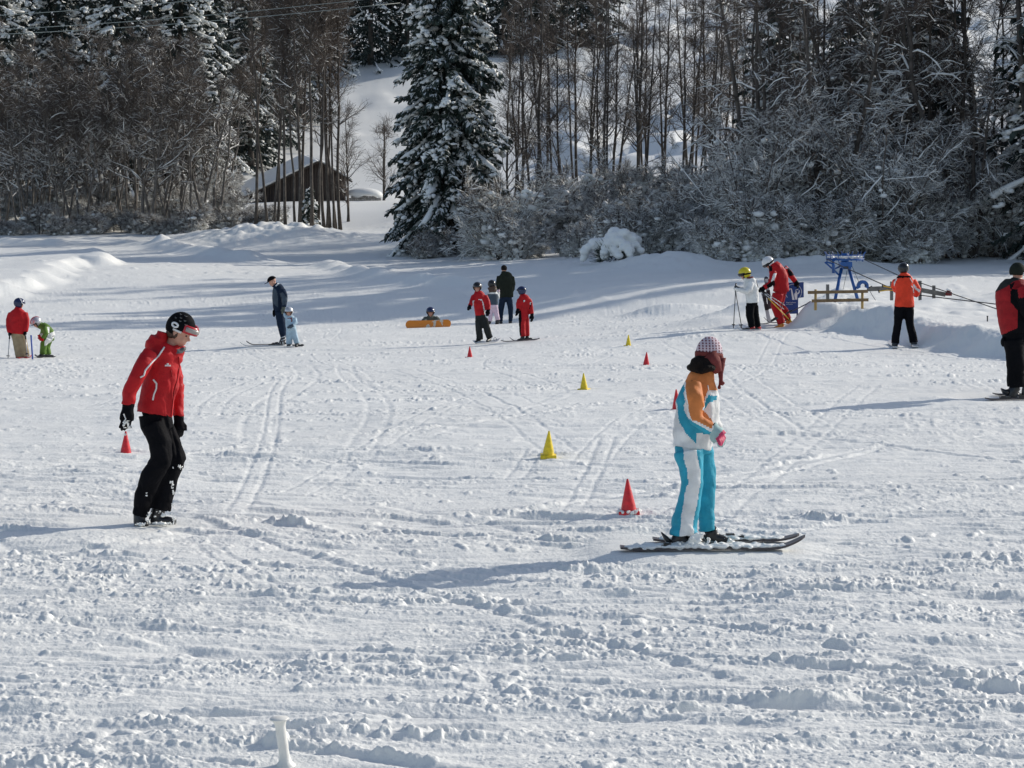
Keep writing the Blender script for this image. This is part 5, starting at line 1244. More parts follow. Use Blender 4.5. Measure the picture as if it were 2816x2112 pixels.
# ---- man at the right edge
a = Person((2660, 700, 3.95), 26.3, (500, 1560), 'man in red and black jacket and dark bobble hat at the right edge', 'people on the piste', vox=.013, seed=15)
a.head(545, 205, 0, 92, 118, 4, neck=(530, 320, 0)); ht = a.shell('bobble_hat', 'darkgreen', (.98, .88, 1.05), lambda f, q, u: (u > -.12) | ((f < .2) & (u > -.4)), off=(-.05, 0, .26), solid=.03)
a.raw('bobble', 'darkgreen', [a.B(552, 108, 0, 18, 16)], ht)
MR = [(455, 330), (520, 290), (500, 340), (470, 400), (470, 520), (520, 575), (545, 600), (550, 860), (900, 860), (900, 470), (560, 470), (545, 380), (470, 372)]
def rreg(x, y, d):
    i = np.zeros(len(x), int); i[y < 245 + .0 * x] = 2
    i[inpoly(x, y, [(250, 460), (300, 410), (440, 340), (500, 290), (640, 250), (600, 200), (400, 200)])] = 2
    i[inpoly(x, y, MR)] = 1
    i[y > 870 - (x - 380) * .44] = 1
    return i
a.wear('jacket', ['darkred', 'black', 'charcoal'], [a.L((525, 265, 0, 112, 105), (522, 330, 0, 170, 150), (510, 410, 0, 205, 170), (512, 520, 0, 206, 175), (528, 700, 0, 196, 172), (545, 860, 0, 176, 165), n=26),
       a.L((590, 370, -.22, 80), (630, 500, -.28, 76), (640, 620, -.3, 68), (700, 700, -.32, 58)), a.L((640, 380, .28, 78), (700, 520, .36, 70), (720, 660, .34, 60))], fold=.016, fs=4, region=rreg)
a.wear('trousers', 'black', [a.L((545, 830, 0, 168, 150), (550, 930, 0, 172, 150), n=20), a.L((500, 930, -.1, 110), (525, 1150, -.12, 100), (530, 1440, -.1, 102)), a.L((620, 930, .14, 108), (650, 1150, .15, 98), (660, 1430, .14, 98))], fold=.016, fs=4)
a.hand(705, 710, -.32, 770, 780, -.34, 90, .5, (0, 1)); a.hand(722, 670, .34, 780, 740, .34, 84, .5, (0, 1))
a.wear('pocket', 'black', [a.B(390, 950, -.05, 28, 58, 50)], fold=.004)
a.boots('boot', ((440, 1535, -.1), (620, 1560, -.1), (530, 1430, -.1), 56), ((600, 1520, .14), (760, 1540, .14), (660, 1420, .14), 54))
a.raw('boot_tongue', 'boot', [loft([(a.w(440, 1500, -.1), .05, .06), (a.w(400, 1490, -.1), .035, .06), (a.w(368, 1455, -.1), .008, .04)], 8)]); a.done()
# ------------------------------------------------------------------ skis, poles, boards, cones
def ski(label, T, d, tail, tip, rise, width=.075, m='skidark', binding=None, snow=0, group='skis on people\'s feet', dt=0.0, name='ski', lift=.02):
    """tail/tip in picture measure; dt: how much farther away the tip lies"""
    A = P(T[0] + tail[0] / T[2], T[1] + tail[1] / T[2], d); B_ = P(T[0] + tip[0] / T[2], T[1] + tip[1] / T[2], d + dt)
    B_[2] = max(B_[2], ground(B_[0], B_[1]) + .0); A[2] = max(A[2], ground(A[0], A[1]))
    ctr = (A + B_) / 2
    root = thing(name, label, 'ski', ctr, group)
    dr = B_ - A; Ln = np.linalg.norm(dr); dr /= Ln; sd = unit(np.cross(dr, [0, 0, 1.0])); up = np.cross(sd, dr)
    t = np.concatenate([np.linspace(0, .82, 12), np.linspace(.85, 1, 9)])
    w = width / 2 * (1.0 + .25 * np.cos((t - .5) * 2 * math.pi) * -1) * np.where(t > .93, np.sqrt(np.clip(1 - ((t - .93) / .072) ** 2, .02, 1)), 1)
    z = lift + rise * np.clip((t - .82) / .18, 0, 1) ** 1.7 + .012 * np.clip((.06 - t) / .06, 0, 1)
    g = Geo(); V = []
    for ti, wi, zi in zip(t, w, z):
        c = A + dr * Ln * ti + up * zi - ctr
        V += [c - sd * wi - up * .008, c + sd * wi - up * .008, c + sd * wi + up * .008, c - sd * wi + up * .008]
    n = len(t); Q = []
    for i in range(n - 1):
        for j in range(4): Q.append((i * 4 + j, i * 4 + 4 + j, i * 4 + 4 + (j + 1) % 4, i * 4 + (j + 1) % 4))
    Q += [(0, 1, 2, 3), (n * 4 - 1, n * 4 - 2, n * 4 - 3, n * 4 - 4)]
    g.add(V, Q); gobj('board', g, M[m], root, smooth=False)
    if binding:
        for b0, ln, hh in ((binding[0], .07, .022), (binding[1], .08, .028)):
            g = Geo(); c = A + dr * Ln * b0 + up * (lift + .008 + hh / 2) - ctr
            box(g, c, dr * ln, sd * .035, up * hh / 2); box(g, c + up * hh * .6 - dr * ln * .3, dr * ln * .4, sd * .028, up * hh * .35)
            gobj('binding', g, M['boot'], root, smooth=False)
    if snow:
        g = Geo(); rn = np.random.default_rng(len(label)); q = np.where(rn.random(snow) < .5, rn.beta(2, 2.6, snow) * .8 + .05, rn.uniform(.04, .9, snow))
        C = A + dr * (Ln * q)[:, None] + sd * rn.normal(0, width * .3, snow)[:, None] + up * (lift + .01 + rn.uniform(0, .022, snow) * np.sin(q * 3.14))[:, None] - ctr
        blobs(g, C, rn.uniform(.008, .026, (snow, 1)) * [[1.5, 1.2, .7]], rn); link('snow_clumps', remesh([g.arrays()], .0085, 1), M['snowclump'], root)
    return root

GT = (1640, 900, 2.513)
ski('dark ski with upturned tip, nearer one under the girl in turquoise', GT, 15.05, (165, 1548), (1440, 1552), .09, .09, binding=(.27, .5), snow=520)
ski('dark ski half hidden behind the snow, farther one under the girl in turquoise', GT, 15.4, (390, 1520), (1400, 1523), .04, .085, binding=(.35, .55), snow=260)
LT = (0, 780, 6.91)
ski('dark ski pointing right under the bending child in green', LT, 44.3, (1060, 1436), (660, 1405), .05, .09, binding=(.25, .5))
ski('red ski at the feet of the child in khaki trousers', LT, 44.0, (320, 1440), (600, 1420), .05, .09, 'bootred')
ski('white-tipped ski pointing left under the man with cap', (640, 720, 6.38), 46.8, (930, 1510), (130, 1512), .10, .09, 'skiwhite', binding=(.12, .3))
ski('second ski under the man with cap, farther away', (640, 720, 6.38), 47.3, (980, 1495), (240, 1500), .09, .09, 'skidark', binding=(.12, .3))
ski('short ski under the toddler\'s left foot', (640, 720, 6.38), 46.4, (1240, 1490), (1040, 1506), .04, .09, 'skidark', binding=(.2, .6))
ski('short ski under the toddler in pale blue, beside the man\'s boots', (640, 720, 6.38), 46.2, (1080, 1500), (880, 1510), .04, .09, 'skiwhite')
BT = (1260, 740, 7.54)
ski('dark ski with its tip curled up at left under the child in red suit', BT, 45.4, (1690, 1492), (1075, 1512), .09, .09, 'skidark', binding=(.35, .6))
ski('thin dark ski, nearer one under the child in red suit', BT, 45.0, (1640, 1518), (890, 1526), .03, .09, 'skidark')
WT_ = (1980, 660, 5.82)
ski('white ski, nearer one under the child in white jacket', WT_, 43.8, (645, 1480), (265, 1478), .06, .10, 'skiwhite', binding=(.2, .6))
ski('dark ski with raised tip, farther one under the child in white jacket', WT_, 44.3, (640, 1440), (300, 1435), .12, .09, 'skidark')
ski('long dark ski, nearer one under the red skier bending down', WT_, 45.5, (1455, 1450), (650, 1450), .08, .10, 'skidark', binding=(.42, .72))
ski('ski with raised white tip, farther one under the red skier bending down', WT_, 46.1, (1400, 1425), (700, 1335), .12, .09, 'skidark', binding=(.4, .6))
VT = (2200, 660, 3.59)
ski('left ski under the skier in vermilion, tail towards the camera', VT, 38.6, (945, 1088), (890, 1062), .05, .10, 'skiwhite', dt=1.3)
ski('right ski under the skier in vermilion, tail towards the camera', VT, 38.6, (1140, 1075), (1092, 1052), .05, .10, 'skiwhite', dt=1.3)
RT = (2660, 700, 3.95)
ski('dark ski of the man at the right edge, nearer one', RT, 25.8, (200, 1625), (900, 1640), .10, .10, 'skidark', binding=(.3, .6))
ski('dark ski of the man at the right edge, farther one', RT, 26.5, (285, 1548), (1000, 1560), .10, .10, 'skidark', binding=(.3, .6))

def pole(label, a, b, m='metal', r=.009, group='ski poles', basket=True):
    a, b = np.asarray(a), np.asarray(b); root = thing('ski_pole', label, 'ski pole', (a + b) / 2, group); c = (a + b) / 2
    g = Geo(); tube(g, np.array([a, b]) - c, r, 8, cap=True); gobj('shaft', g, M[m], root)
    g = Geo(); t = unit(a - b); tube(g, np.array([a + t * .03, a - t * .10]) - c, .018, 8, cap=True); gobj('grip', g, M['boot'], root)
    if basket:
        g = Geo(); tube(g, np.array([b + t * .07, b + t * .085]) - c, .04, 10, cap=True); gobj('basket', g, M['boot'], root)
def wp(T, x, y, d): return P(T[0] + x / T[2], T[1] + y / T[2], d)
pole('thin grey pole held low at the left of the child in khaki trousers', wp(LT, 185, 965, 43.9), wp(LT, 150, 1440, 43.9))
pole('thin grey pole held at the right of the child in khaki trousers', wp(LT, 480, 970, 43.9), wp(LT, 520, 1400, 43.8))
pole('dark upright pole in the gloved hand of the child in white jacket', wp(WT_, 255, 715, 43.78), wp(WT_, 215, 1412, 43.6), 'boot')
pole('dark slanting pole held by the child in white jacket', wp(WT_, 240, 765, 44.12), wp(WT_, 350, 1415, 44.2), 'boot')
pole('white pole held across the knees by the red skier bending down', wp(WT_, 655, 815, 45.3), wp(WT_, 1025, 1110, 45.25), 'skiwhite')
pole('second white pole beside it in the bending red skier\'s hand', wp(WT_, 690, 820, 45.32), wp(WT_, 1040, 1048, 45.3), 'skiwhite')
pole('yellow pole slanting down to the boots of the bending red skier', wp(WT_, 720, 880, 45.32), wp(WT_, 1150, 1315, 45.2), 'poleyellow', .011)
# two skis standing upright behind the bending skier
def upright(label, x0, y0, x1, y1, d, w, m):
    a, b = wp(WT_, x0, y0, d), wp(WT_, x1, y1, d); c = (a + b) / 2
    root = thing('ski', label, 'ski', b, 'skis standing upright'); g = Geo()
    t = unit(a - b); s_ = unit(np.cross(t, [0, 1.0, 0])); n_ = np.cross(s_, t); V = []; L_ = np.linalg.norm(a - b)
    prof = [(-.25, .8, 0), (0, .8, 0), (.4, .62, .012), (.8, .9, 0), (.93, .95, .01), (.98, .7, .035), (1.02, .3, .07)]
    for q, k, o in prof:
        p = b + t * L_ * q + n_ * o - b
        V += [p - s_ * w * k - n_ * .008, p + s_ * w * k - n_ * .008, p + s_ * w * k + n_ * .008, p - s_ * w * k + n_ * .008]
    Q = [(i * 4 + j, i * 4 + 4 + j, i * 4 + 4 + (j + 1) % 4, i * 4 + (j + 1) % 4) for i in range(len(prof) - 1) for j in range(4)] + [(0, 1, 2, 3), (27, 26, 25, 24)]
    g.add(V, Q); gobj('board', g, M[m], root, smooth=False)
    g = Geo(); p = t * L_ * .36 - n_ * .03; box(g, p, s_ * w * .8, n_ * .03, t * .07); box(g, p + t * .2, s_ * w * .7, n_ * .025, t * .05); gobj('binding', g, M['boot'], root, smooth=False)
    g = Geo(); box(g, t * L_ * .62 - n_ * .011, s_ * w * .55, n_ * .003, t * .09); box(g, t * L_ * .84 - n_ * .011, s_ * w * .6, n_ * .003, t * .05); gobj('graphic', g, M['skidark' if m == 'skiwhite' else 'skiwhite'], root, smooth=False)
upright('dark-tipped ski standing upright between the white child and the red skier', 738, 590, 790, 1000, 46.5, .055, 'skidark')
upright('white ski standing upright in the snow behind the red skier\'s glove', 690, 830, 768, 1215, 46.3, .055, 'skiwhite')

# orange snowboard on its edge
def outline_board(root, pts_fn, th, nrm, m):
    pass
def snowboard(label, A, B_, wid_v, thick_v, m, group=None, camber=.0):
    c = (A + B_) / 2; root = thing('snowboard', label, 'snowboard', c, group)
    dr = (B_ - A); Ln = np.linalg.norm(dr); dr /= Ln; wv = np.asarray(wid_v); r = np.linalg.norm(wv); wd = wv / r; nn = np.asarray(thick_v)
    out = []
    for a_ in np.linspace(math.pi / 2, 3 * math.pi / 2, 13): out.append((-Ln / 2 + r + math.cos(a_) * r, math.sin(a_) * r))
    for q in np.linspace(-Ln / 2 + r, Ln / 2 - r, 9)[1:-1]: out.append((q, -r * (.90 + .10 * abs(q) / Ln * 2)))
    for a_ in np.linspace(-math.pi / 2, math.pi / 2, 13): out.append((Ln / 2 - r + math.cos(a_) * r, math.sin(a_) * r))
    for q in np.linspace(Ln / 2 - r, -Ln / 2 + r, 9)[1:-1]: out.append((q, r * (.90 + .10 * abs(q) / Ln * 2)))
    V = []
    for sgn in (1, -1):
        for x_, y_ in out:
            bend = .07 * max(0, abs(x_) / (Ln / 2) - .72) ** 1.5 / .15
            V.append(dr * x_ + wd * y_ + nn * (sgn * .008 / np.linalg.norm(nn)) - nn / np.linalg.norm(nn) * bend * camber)
    n = len(out); V += [np.zeros(3) + nn / np.linalg.norm(nn) * .008, np.zeros(3) - nn / np.linalg.norm(nn) * .008]
    Q = [(i, (i + 1) % n, n + (i + 1) % n, n + i) for i in range(n)]
    T = [(2 * n, (i + 1) % n, i) for i in range(n)] + [(2 * n + 1, n + i, n + (i + 1) % n) for i in range(n)]
    g = Geo(); g.add(V, Q, T); gobj('board', g, m, root, smooth=False)
    return root, dr, wd, nn / np.linalg.norm(nn), c
def graphic_mat():
    m, t, N, L, b = nt('board_orange')
    b.inputs['Roughness'].default_value = .4
    tc = N.new('ShaderNodeTexCoord'); n = N.new('ShaderNodeTexNoise'); n.inputs['Scale'].default_value = 9; n.inputs['Detail'].default_value = 3
    mp = N.new('ShaderNodeMapping'); mp.inputs['Scale'].default_value = (1, 1, .5); L.new(tc.outputs['Object'], mp.inputs['Vector']); L.new(mp.outputs['Vector'], n.inputs['Vector'])
    sp = N.new('ShaderNodeSeparateXYZ'); L.new(tc.outputs['Object'], sp.inputs[0])
    a1 = N.new('ShaderNodeMapRange'); a1.inputs['From Min'].default_value = .28; a1.inputs['From Max'].default_value = .36; a1.inputs['To Min'].default_value = 1; a1.inputs['To Max'].default_value = 0
    sub = N.new('ShaderNodeMath'); sub.operation = 'SUBTRACT'; sub.inputs[1].default_value = .12; L.new(sp.outputs['X'], sub.inputs[0])
    ab = N.new('ShaderNodeMath'); ab.operation = 'ABSOLUTE'; L.new(sub.outputs[0], ab.inputs[0]); L.new(ab.outputs[0], a1.inputs['Value'])
    a2 = N.new('ShaderNodeMapRange'); a2.inputs['From Min'].default_value = .52; a2.inputs['From Max'].default_value = .57; L.new(n.outputs['Fac'], a2.inputs['Value'])
    mu = N.new('ShaderNodeMath'); mu.operation = 'MULTIPLY'; L.new(a1.outputs[0], mu.inputs[0]); L.new(a2.outputs[0], mu.inputs[1])
    mx = N.new('ShaderNodeMix'); mx.data_type = 'RGBA'; L.new(mu.outputs[0], mx.inputs['Factor']); mx.inputs['A'].default_value = (.72, .23, .02, 1); mx.inputs['B'].default_value = (.62, .55, .45, 1)
    L.new(mx.outputs['Result'], b.inputs['Base Color']); return m
OT = (1080, 700, 5.027)
A0, B0 = wp(OT, 178, 972, 55.7), wp(OT, 806, 955, 55.9)
snowboard('orange snowboard with worn white graphic standing on its edge', A0, B0, np.array([0, .03, .118]), np.array([0, -1, .25]), graphic_mat(), None, -.3)
A0, B0 = wp(BT, 300, 1550, 45.95), wp(BT, 880, 1530, 46.1)
g0 = (A0 + B0) / 2; A0[2] = ground(*A0[:2]) + .03; B0[2] = ground(*B0[:2]) + .03
rt, dr, wd, nn, c = snowboard('snowboard lying flat under the boy in red jacket', A0, B0, np.array([0, .13, 0]), np.array([0, 0, 1.0]), M['skiwhite'], None, -.8)
g = Geo(); an = np.linspace(0, 6.283, 17); q = wp(BT, 765, 1452, 46.0) - c; tube(g, q + np.stack([.032 * np.cos(an), 0 * an, .035 * np.sin(an)], 1), .005, 5); gobj('binding_loop', g, M['boot'], rt)

# cones
def cone_mesh(h, m):
    g = Geo(); n = 20; an = np.arange(n) * 2 * math.pi / n; rows = [(h * .24, .012), (h * .222, .03), (h * .208, .06), (h * .034, h * .975), (h * .022, h), (.0, h)]
    V = np.concatenate([np.stack([r * np.cos(an), r * np.sin(an), np.full(n, z)], 1) for r, z in rows])
    i = np.arange(len(rows) - 1)[:, None] * n; j = np.arange(n)[None]; j2 = (j + 1) % n
    g.add(V, np.stack([i + j, i + j2, i + n + j2, i + n + j], -1).reshape(-1, 4)); return g
def base_mesh(h):
    g = Geo(); b = h * .31; o = b * .94
    V = [(-b, -b, -.03), (b, -b, -.03), (b, b, -.03), (-b, b, -.03), (-b, -b, .010), (b, -b, .010), (b, b, .010), (-b, b, .010), (-o, -o, .016), (o, -o, .016), (o, o, .016), (-o, o, .016)]
    g.add(V, [(0, 3, 2, 1), (0, 1, 5, 4), (1, 2, 6, 5), (2, 3, 7, 6), (3, 0, 4, 7), (4, 5, 9, 8), (5, 6, 10, 9), (6, 7, 11, 10), (7, 4, 8, 11), (8, 9, 10, 11)]); return g
CN = [('r', 1729, 1408, 1316, 'red cone with snow on its base standing left of the girl in turquoise'), ('r', 346, 1250, 1185, 'red cone standing just beyond the hand of the walking red instructor'),
      ('r', 1292, 983, 952, 'red cone standing in front of the boy on the snowboard'), ('r', 1777, 1006, 968, 'red cone right of the yellow cones, behind the girl in turquoise'),
      ('r', 1862, 1128, 1070, 'red cone almost hidden behind the back of the girl in turquoise'),
      ('y', 1508, 1254, 1184, 'nearest yellow cone, tilted slightly in the middle of the piste'), ('y', 1606, 1071, 1026, 'yellow cone standing between two other yellow cones'), ('y', 1728, 952, 920, 'farthest and smallest yellow cone')]
rows = {}
for kind, u, vb, vt, lab in CN:
    d = 2.5 * FOC / (vb - 600)
    for _ in range(6):
        p = at_base(u, d); _, v_, _ = px(p); d *= (v_ - 585) / (vb - 585)
    h = (vb - vt) * d / FOC; p = at_base(u, d)
    if kind not in rows:
        m = M['plasticred' if kind == 'r' else 'plasticyellow']
        root = thing('traffic_cone', lab, 'cone', p, 'slalom cones on the piste'); gobj('cone', cone_mesh(1.0 * h, m), m, root); gobj('base', base_mesh(h), m, root, smooth=False)
        rows[kind] = (root, h)
    else:
        r0, h0 = rows[kind]; root = copy_thing(r0, p, rg.uniform(0, 1.5), h / h0, lab)
    root.rotation_euler.x = rg.uniform(-.05, .05); root.rotation_euler.y = rg.uniform(-.05, .07)
    if 'snow on its base' in lab:
        g = Geo(); rn = np.random.default_rng(9); an = rn.uniform(3.2, 6.2, 40); rr_ = rn.uniform(.22, .36, 40) * h
        blobs(g, np.stack([rr_ * np.cos(an), rr_ * np.sin(an), rn.uniform(.0, .015, 40)], 1), rn.uniform(.008, .022, (40, 3)), rn); sn_first = gobj('snow_clumps', g, M['snowclump'], root)
        sn_first.parent = None
        SNOWC = (sn_first, root)
SNOWC[0].parent = SNOWC[1]

# white stub in the foreground
p = at_base(786, 9.35); root = thing('stub_post', 'short white plastic post with flared rim and foot in the foreground snow', 'post', p)
g = Geo(); n = 24; an = np.arange(n) * 2 * math.pi / n
prof = [(.050, -.03), (.047, .004), (.032, .018), (.0255, .045), (.0240, .075), (.0262, .100), (.0240, .125), (.0260, .155), (.0245, .185), (.030, .205), (.040, .219)]
V = np.concatenate([np.stack([r * np.cos(an) + .0 - z * .13, r * np.sin(an), np.full(n, z)], 1) for r, z in prof])
i = np.arange(len(prof) - 1)[:, None] * n; j = np.arange(n)[None]; j2 = (j + 1) % n
g.add(V, np.stack([i + j, i + j2, i + n + j2, i + n + j], -1).reshape(-1, 4)); gobj('stem', g, M['plasticwhite'], root)
g = Geo(); tube(g, np.array([(-.0285, 0, .217), (-.0287, 0, .222), (-.0289, 0, .226)]), np.array([.0425, .046, .043]), n, cap=True); gobj('rim', g, M['plasticwhite'], root)

# blue slalom stake
a_, b_ = wp(LT, 590, 985, 43.4), wp(LT, 622, 1475, 43.4); b_[2] = ground(*b_[:2]) - .05
root = thing('slalom_pole', 'short blue stake planted in the snow between the two children at left', 'pole', b_)
g = Geo(); tube(g, np.array([b_, a_]) - b_, .018, 10, cap=True); gobj('shaft', g, M['plasticblue'], root)
g = Geo(); tube(g, np.array([a_ - (a_ - b_) * .03, a_ + (a_ - b_) * .01]) - b_, .021, 10, cap=True); gobj('cap', g, M['plasticblue'], root)

# ------------------------------------------------------------------ rope tow
def Pt(u, v, d): return P(u, v, d)
ZT = (2240, 680, 10.367)   # zoomed view of the bottom station
def zt(x, y, d): return P(ZT[0] + x / ZT[2], ZT[1] + y / ZT[2], d)
DL = 47.0
base = on_ground(2322, 835, DL); root = thing('tow_station', 'blue bottom station of the rope tow with spoked wheel on splayed legs', 'ski tow', base, 'rope tow')
k_ = DL / FOC / ZT[2]
wc = zt(870, 330, DL)
def part(name, g, m='liftblue', parent=root, smooth=True):
    V, Q, T = g.arrays(); return link(name, mesh_data(name, V - base, Q, T, smooth), M[m], parent)
for (x0, y0, x1, y1, d0, d1) in ((770, 600, 520, 1480, 0, -.1), (985, 600, 1280, 1450, 0, -.1)):
    g = Geo(); a_, b_ = zt(x0, y0, DL + d0), zt(x1, y1, DL + d1); b_[2] = min(b_[2], ground(*b_[:2])) - .05
    tube(g, np.array([a_, b_]), .040, 8, cap=True); part('leg', g)
g = Geo(); box(g, zt(880, 490, DL), RGT * 165 * k_, np.array([0, .16, 0]), np.array([0, 0, 75 * k_])); box(g, zt(900, 580, DL), RGT * 120 * k_, np.array([0, .12, 0]), np.array([0, 0, 40 * k_])); part('gearbox', g, smooth=False)
g = Geo(); box(g, zt(900, 575, DL - .14), RGT * 60 * k_, np.array([0, .02, 0]), np.array([0, 0, 30 * k_])); part('housing_plate', g, 'boot', smooth=False)
RW = 530 * k_
an = np.linspace(0, 2 * math.pi, 41)
wh = Geo(); tilt = np.array([0, 1.0, .07])
for z, r, rad in ((0, RW, .013), (.085, RW * .98, .010), (-.02, RW * .96, .016)):
    tube(wh, wc + np.stack([r * np.cos(an), r * np.sin(an), np.full(41, z)], 1), rad, 6)
whl = part('wheel', wh)
g = Geo()
for t in np.linspace(0, 2 * math.pi, 13)[:-1]:
    e_ = np.array([math.cos(t), math.sin(t), 0]); tube(g, np.array([wc + [0, 0, .05], wc + e_ * RW]), .010, 5)
    tube(g, np.array([wc + e_ * RW * .97 + [0, 0, -.06], wc + e_ * RW * 1.0 + [0, 0, .02], wc + e_ * RW * 1.02 + [0, 0, .10], wc + e_ * RW * 1.12 + [0, 0, .17]]), .009, 5)
part('spokes', g, 'liftblue', whl)
g = Geo(); tube(g, np.array([wc + [0, 0, -.12], wc + [0, 0, .13]]), .09, 12, cap=True); part('hub', g, 'liftblue', whl)
g = Geo(); rn = np.random.default_rng(5); an2 = rn.uniform(0, 6.28, 60); blobs(g, wc + np.stack([RW * .8 * np.cos(an2), RW * .8 * np.sin(an2), rn.uniform(.03, .06, 60)], 1), rn.uniform(.02, .06, (60, 3)) * [1.5, 1.5, .6], rn); part('wheel_snow', g, 'snowclump', whl)
g = Geo()
tube(g, np.array([zt(300, 430, DL - .3), zt(540, 640, DL - .15), zt(690, 790, DL)]), .020, 6, cap=True); tube(g, np.array([zt(540, 330, DL - .3), zt(535, 740, DL - .3)]), .036, 6, cap=True); tube(g, np.array([zt(560, 620, DL - .25), zt(700, 560, DL)]), .02, 6, cap=True)
tube(g, np.array([zt(330, 420, DL - .3), zt(530, 470, DL - .3)]), .022, 6, cap=True); part('guide_arm', g)
g = Geo(); tube(g, np.array([zt(930, 660, DL), zt(815, 1210, DL - .1)]), .005, 4); tube(g, np.array([zt(1080, 560, DL), zt(1260, 990, DL - .1)]), .005, 4); part('stay_wire', g, 'rope')
# motor disc (a hooded drum)
g = Geo(); t = np.linspace(-.45, math.pi + .5, 20); ro, ri = 165 * k_, 70 * k_; mc = zt(1370, 1105, DL - .1)
V = []
for y_ in (-.06, .06):
    for r_ in (ro, ri): V.append(mc + np.stack([r_ * np.cos(t), np.full(20, y_), r_ * np.sin(t)], 1))
V = np.concatenate(V); q = []
for i in range(19): q += [(i, i + 1, 20 + i + 1, 20 + i), (40 + i, 60 + i, 60 + i + 1, 40 + i + 1), (i, 40 + i, 40 + i + 1, i + 1), (20 + i, 20 + i + 1, 60 + i + 1, 60 + i)]
q += [(0, 20, 60, 40), (19, 59, 79, 39)]
g.add(V, q); tube(g, np.array([zt(1200, 1180, DL - .1), zt(1215, 1130, DL - .1), zt(1290, 1080, DL - .1)]), .03, 6); part('motor_drum', g, smooth=False)
g = Geo(); tube(g, np.array([zt(1540, 1155, DL - .1), zt(1640, 1105, DL - .1)]), .012, 6, cap=True); tube(g, np.array([zt(1450, 1085, DL - .2), zt(1450, 1085, DL - .16)]), .02, 8, cap=True); part('lever', g, 'boot')

def rope(label, pts, r, m='rope', cat='rope', name='tow_rope', group='rope tow', sag=0, parent=None):
    pts = np.array(pts); t = np.linspace(0, len(pts) - 1, 12 * (len(pts) - 1) + 1); i = np.minimum(t.astype(int), len(pts) - 2); f = (t - i)[:, None]
    q = pts[i] * (1 - f) + pts[i + 1] * f; q[:, 2] -= sag * np.sin(f[:, 0] * math.pi)
    g = Geo(); tube(g, q - q[0], r, 6, cap=True); o = gobj(name, g, M[m]); o.location = q[0]; return tag(o, label, cat, group)
ra_, rb_ = zt(330, 345, DL - .1), zt(1380, 318, DL + .05)
e1 = P(2456, 795, 39.5)
half = [wc + RW * 1.01 * np.array([math.cos(t), math.sin(t), -.02]) for t in np.linspace(math.pi * 1.02, .04, 12)]
rope('black tow rope from the wheel\'s left side to the skier in vermilion', half[::-1][:0] + [half[0], e1, P(2530, 812, 39.3), P(2745, 837, 37.5), P(3100, 860, 34)], .0105)
rope('black return rope running from the wheel\'s right side down past the skier to the right', [half[0] + [0, 0, .001]] + half[1:] + [P(2470, 757, 43.5), P(2745, 851, 37.8), P(3100, 960, 32)], .0095)
# grips on the rope
for lab, pts in (('yellow tow grip on the upper rope beside the skier in vermilion', [(2428, 786), (2440, 789), (2462, 794)]), ('yellow tow grip lower beside the skier in vermilion', [(2418, 801), (2440, 798), (2462, 799)])):
    pp = [P(u, v, 39.55) for u, v in pts]; root = thing('tow_grip', lab, 'grip', pp[1], 'rope tow')
    g = Geo(); tube(g, np.array(pp) - pp[1], .012, 6, cap=True); gobj('handle', g, M['poleyellow'], root)
    g = Geo(); tube(g, np.array([pp[0] + [0, 0, -.035], pp[0] + [-.012, 0, 0], pp[0] + [0, 0, .03]]) - pp[1], .012, 6, cap=True); gobj('clamp', g, M['boot'], root)
g = Geo(); p0 = on_ground(2716, 850, 40.5); tube(g, np.array([(0, 0, -.05), (0, 0, .10), (.0, 0, .13)]), np.array([.014, .014, .02]), 8, cap=True); o = gobj('snow_stake', g, M['boot']); o.location = p0; tag(o, 'short dark stake sticking out of the snow left of the man at the right edge', 'stake')
rope('black cable hanging from the grey rail into the snow', [zt(1580, 1255, 46), zt(1660, 1390, 45.6), zt(1735, 1505, 45.2)], .007, name='cable', cat='cable')

# fence
def plank(g, a, b, hh, th):
    a, b = np.asarray(a), np.asarray(b); t = (b - a) / 2; n_ = unit(np.cross(t, [0, 0, 1.0])); box(g, (a + b) / 2, t, n_ * th, unit(np.cross(n_, t)) * hh)
DF = 44.4
c0 = on_ground(2304, 835, DF); root = thing('wooden_barrier', 'brown wooden barrier of two planks on yellow posts in front of the blue tow station', 'barrier', c0, 'barriers at the tow')
for (x0, y0, x1, y1) in ((-190, 1290, 1520, 1255), (-80, 1530, 1535, 1498)):
    g = Geo(); plank(g, zt(x0, y0, DF) - c0, zt(x1, y1, DF) - c0, 44 * DF / FOC / ZT[2], .02); gobj('plank', g, M['wood'], root, smooth=False)
for x0, y0, y1 in ((30, 1200, 1540), (1365, 1260, 1540)):
    g = Geo(); a_, b_ = zt(x0, y0, DF + .045) - c0, zt(x0, y1, DF + .045) - c0; tube(g, np.array([a_, b_ + [0, 0, -.2]]), .03, 8, cap=True); gobj('post', g, M['woodyellow'], root)
DG = 48.5
c1 = on_ground(2560, 820, DG); root = thing('wooden_fence', 'weathered grey fence with rail and upright posts behind the skier in vermilion', 'fence', c1, 'barriers at the tow')
for pts in (((2384, 795), (2460, 792)), ((2460, 792), (2528, 798)), ((2534, 798), (2600, 810))):
    g = Geo(); plank(g, P(*pts[0], DG) - c1, P(*pts[1], DG) - c1, .055, .02); gobj('rail', g, M['woodgrey'], root, smooth=False)
for u, v0, v1 in ((2276, 782, 822), (2452, 774, 820), (2530, 772, 831), (2568, 785, 831)):
    g = Geo(); a_, b_ = P(u, v0, DG + .06) - c1, P(u, v1 + 6, DG + .06) - c1; box(g, (a_ + b_) / 2, RGT * .035, [0, .03, 0], (a_ - b_) / 2); gobj('post', g, M['woodgrey'], root, smooth=False)
c2 = P(2609, 808, DG - .1); root = thing('rail_device', 'red capped device with snow on top at the end of the grey fence rail', 'device', c2)  # red box with a snow cap at the rail end
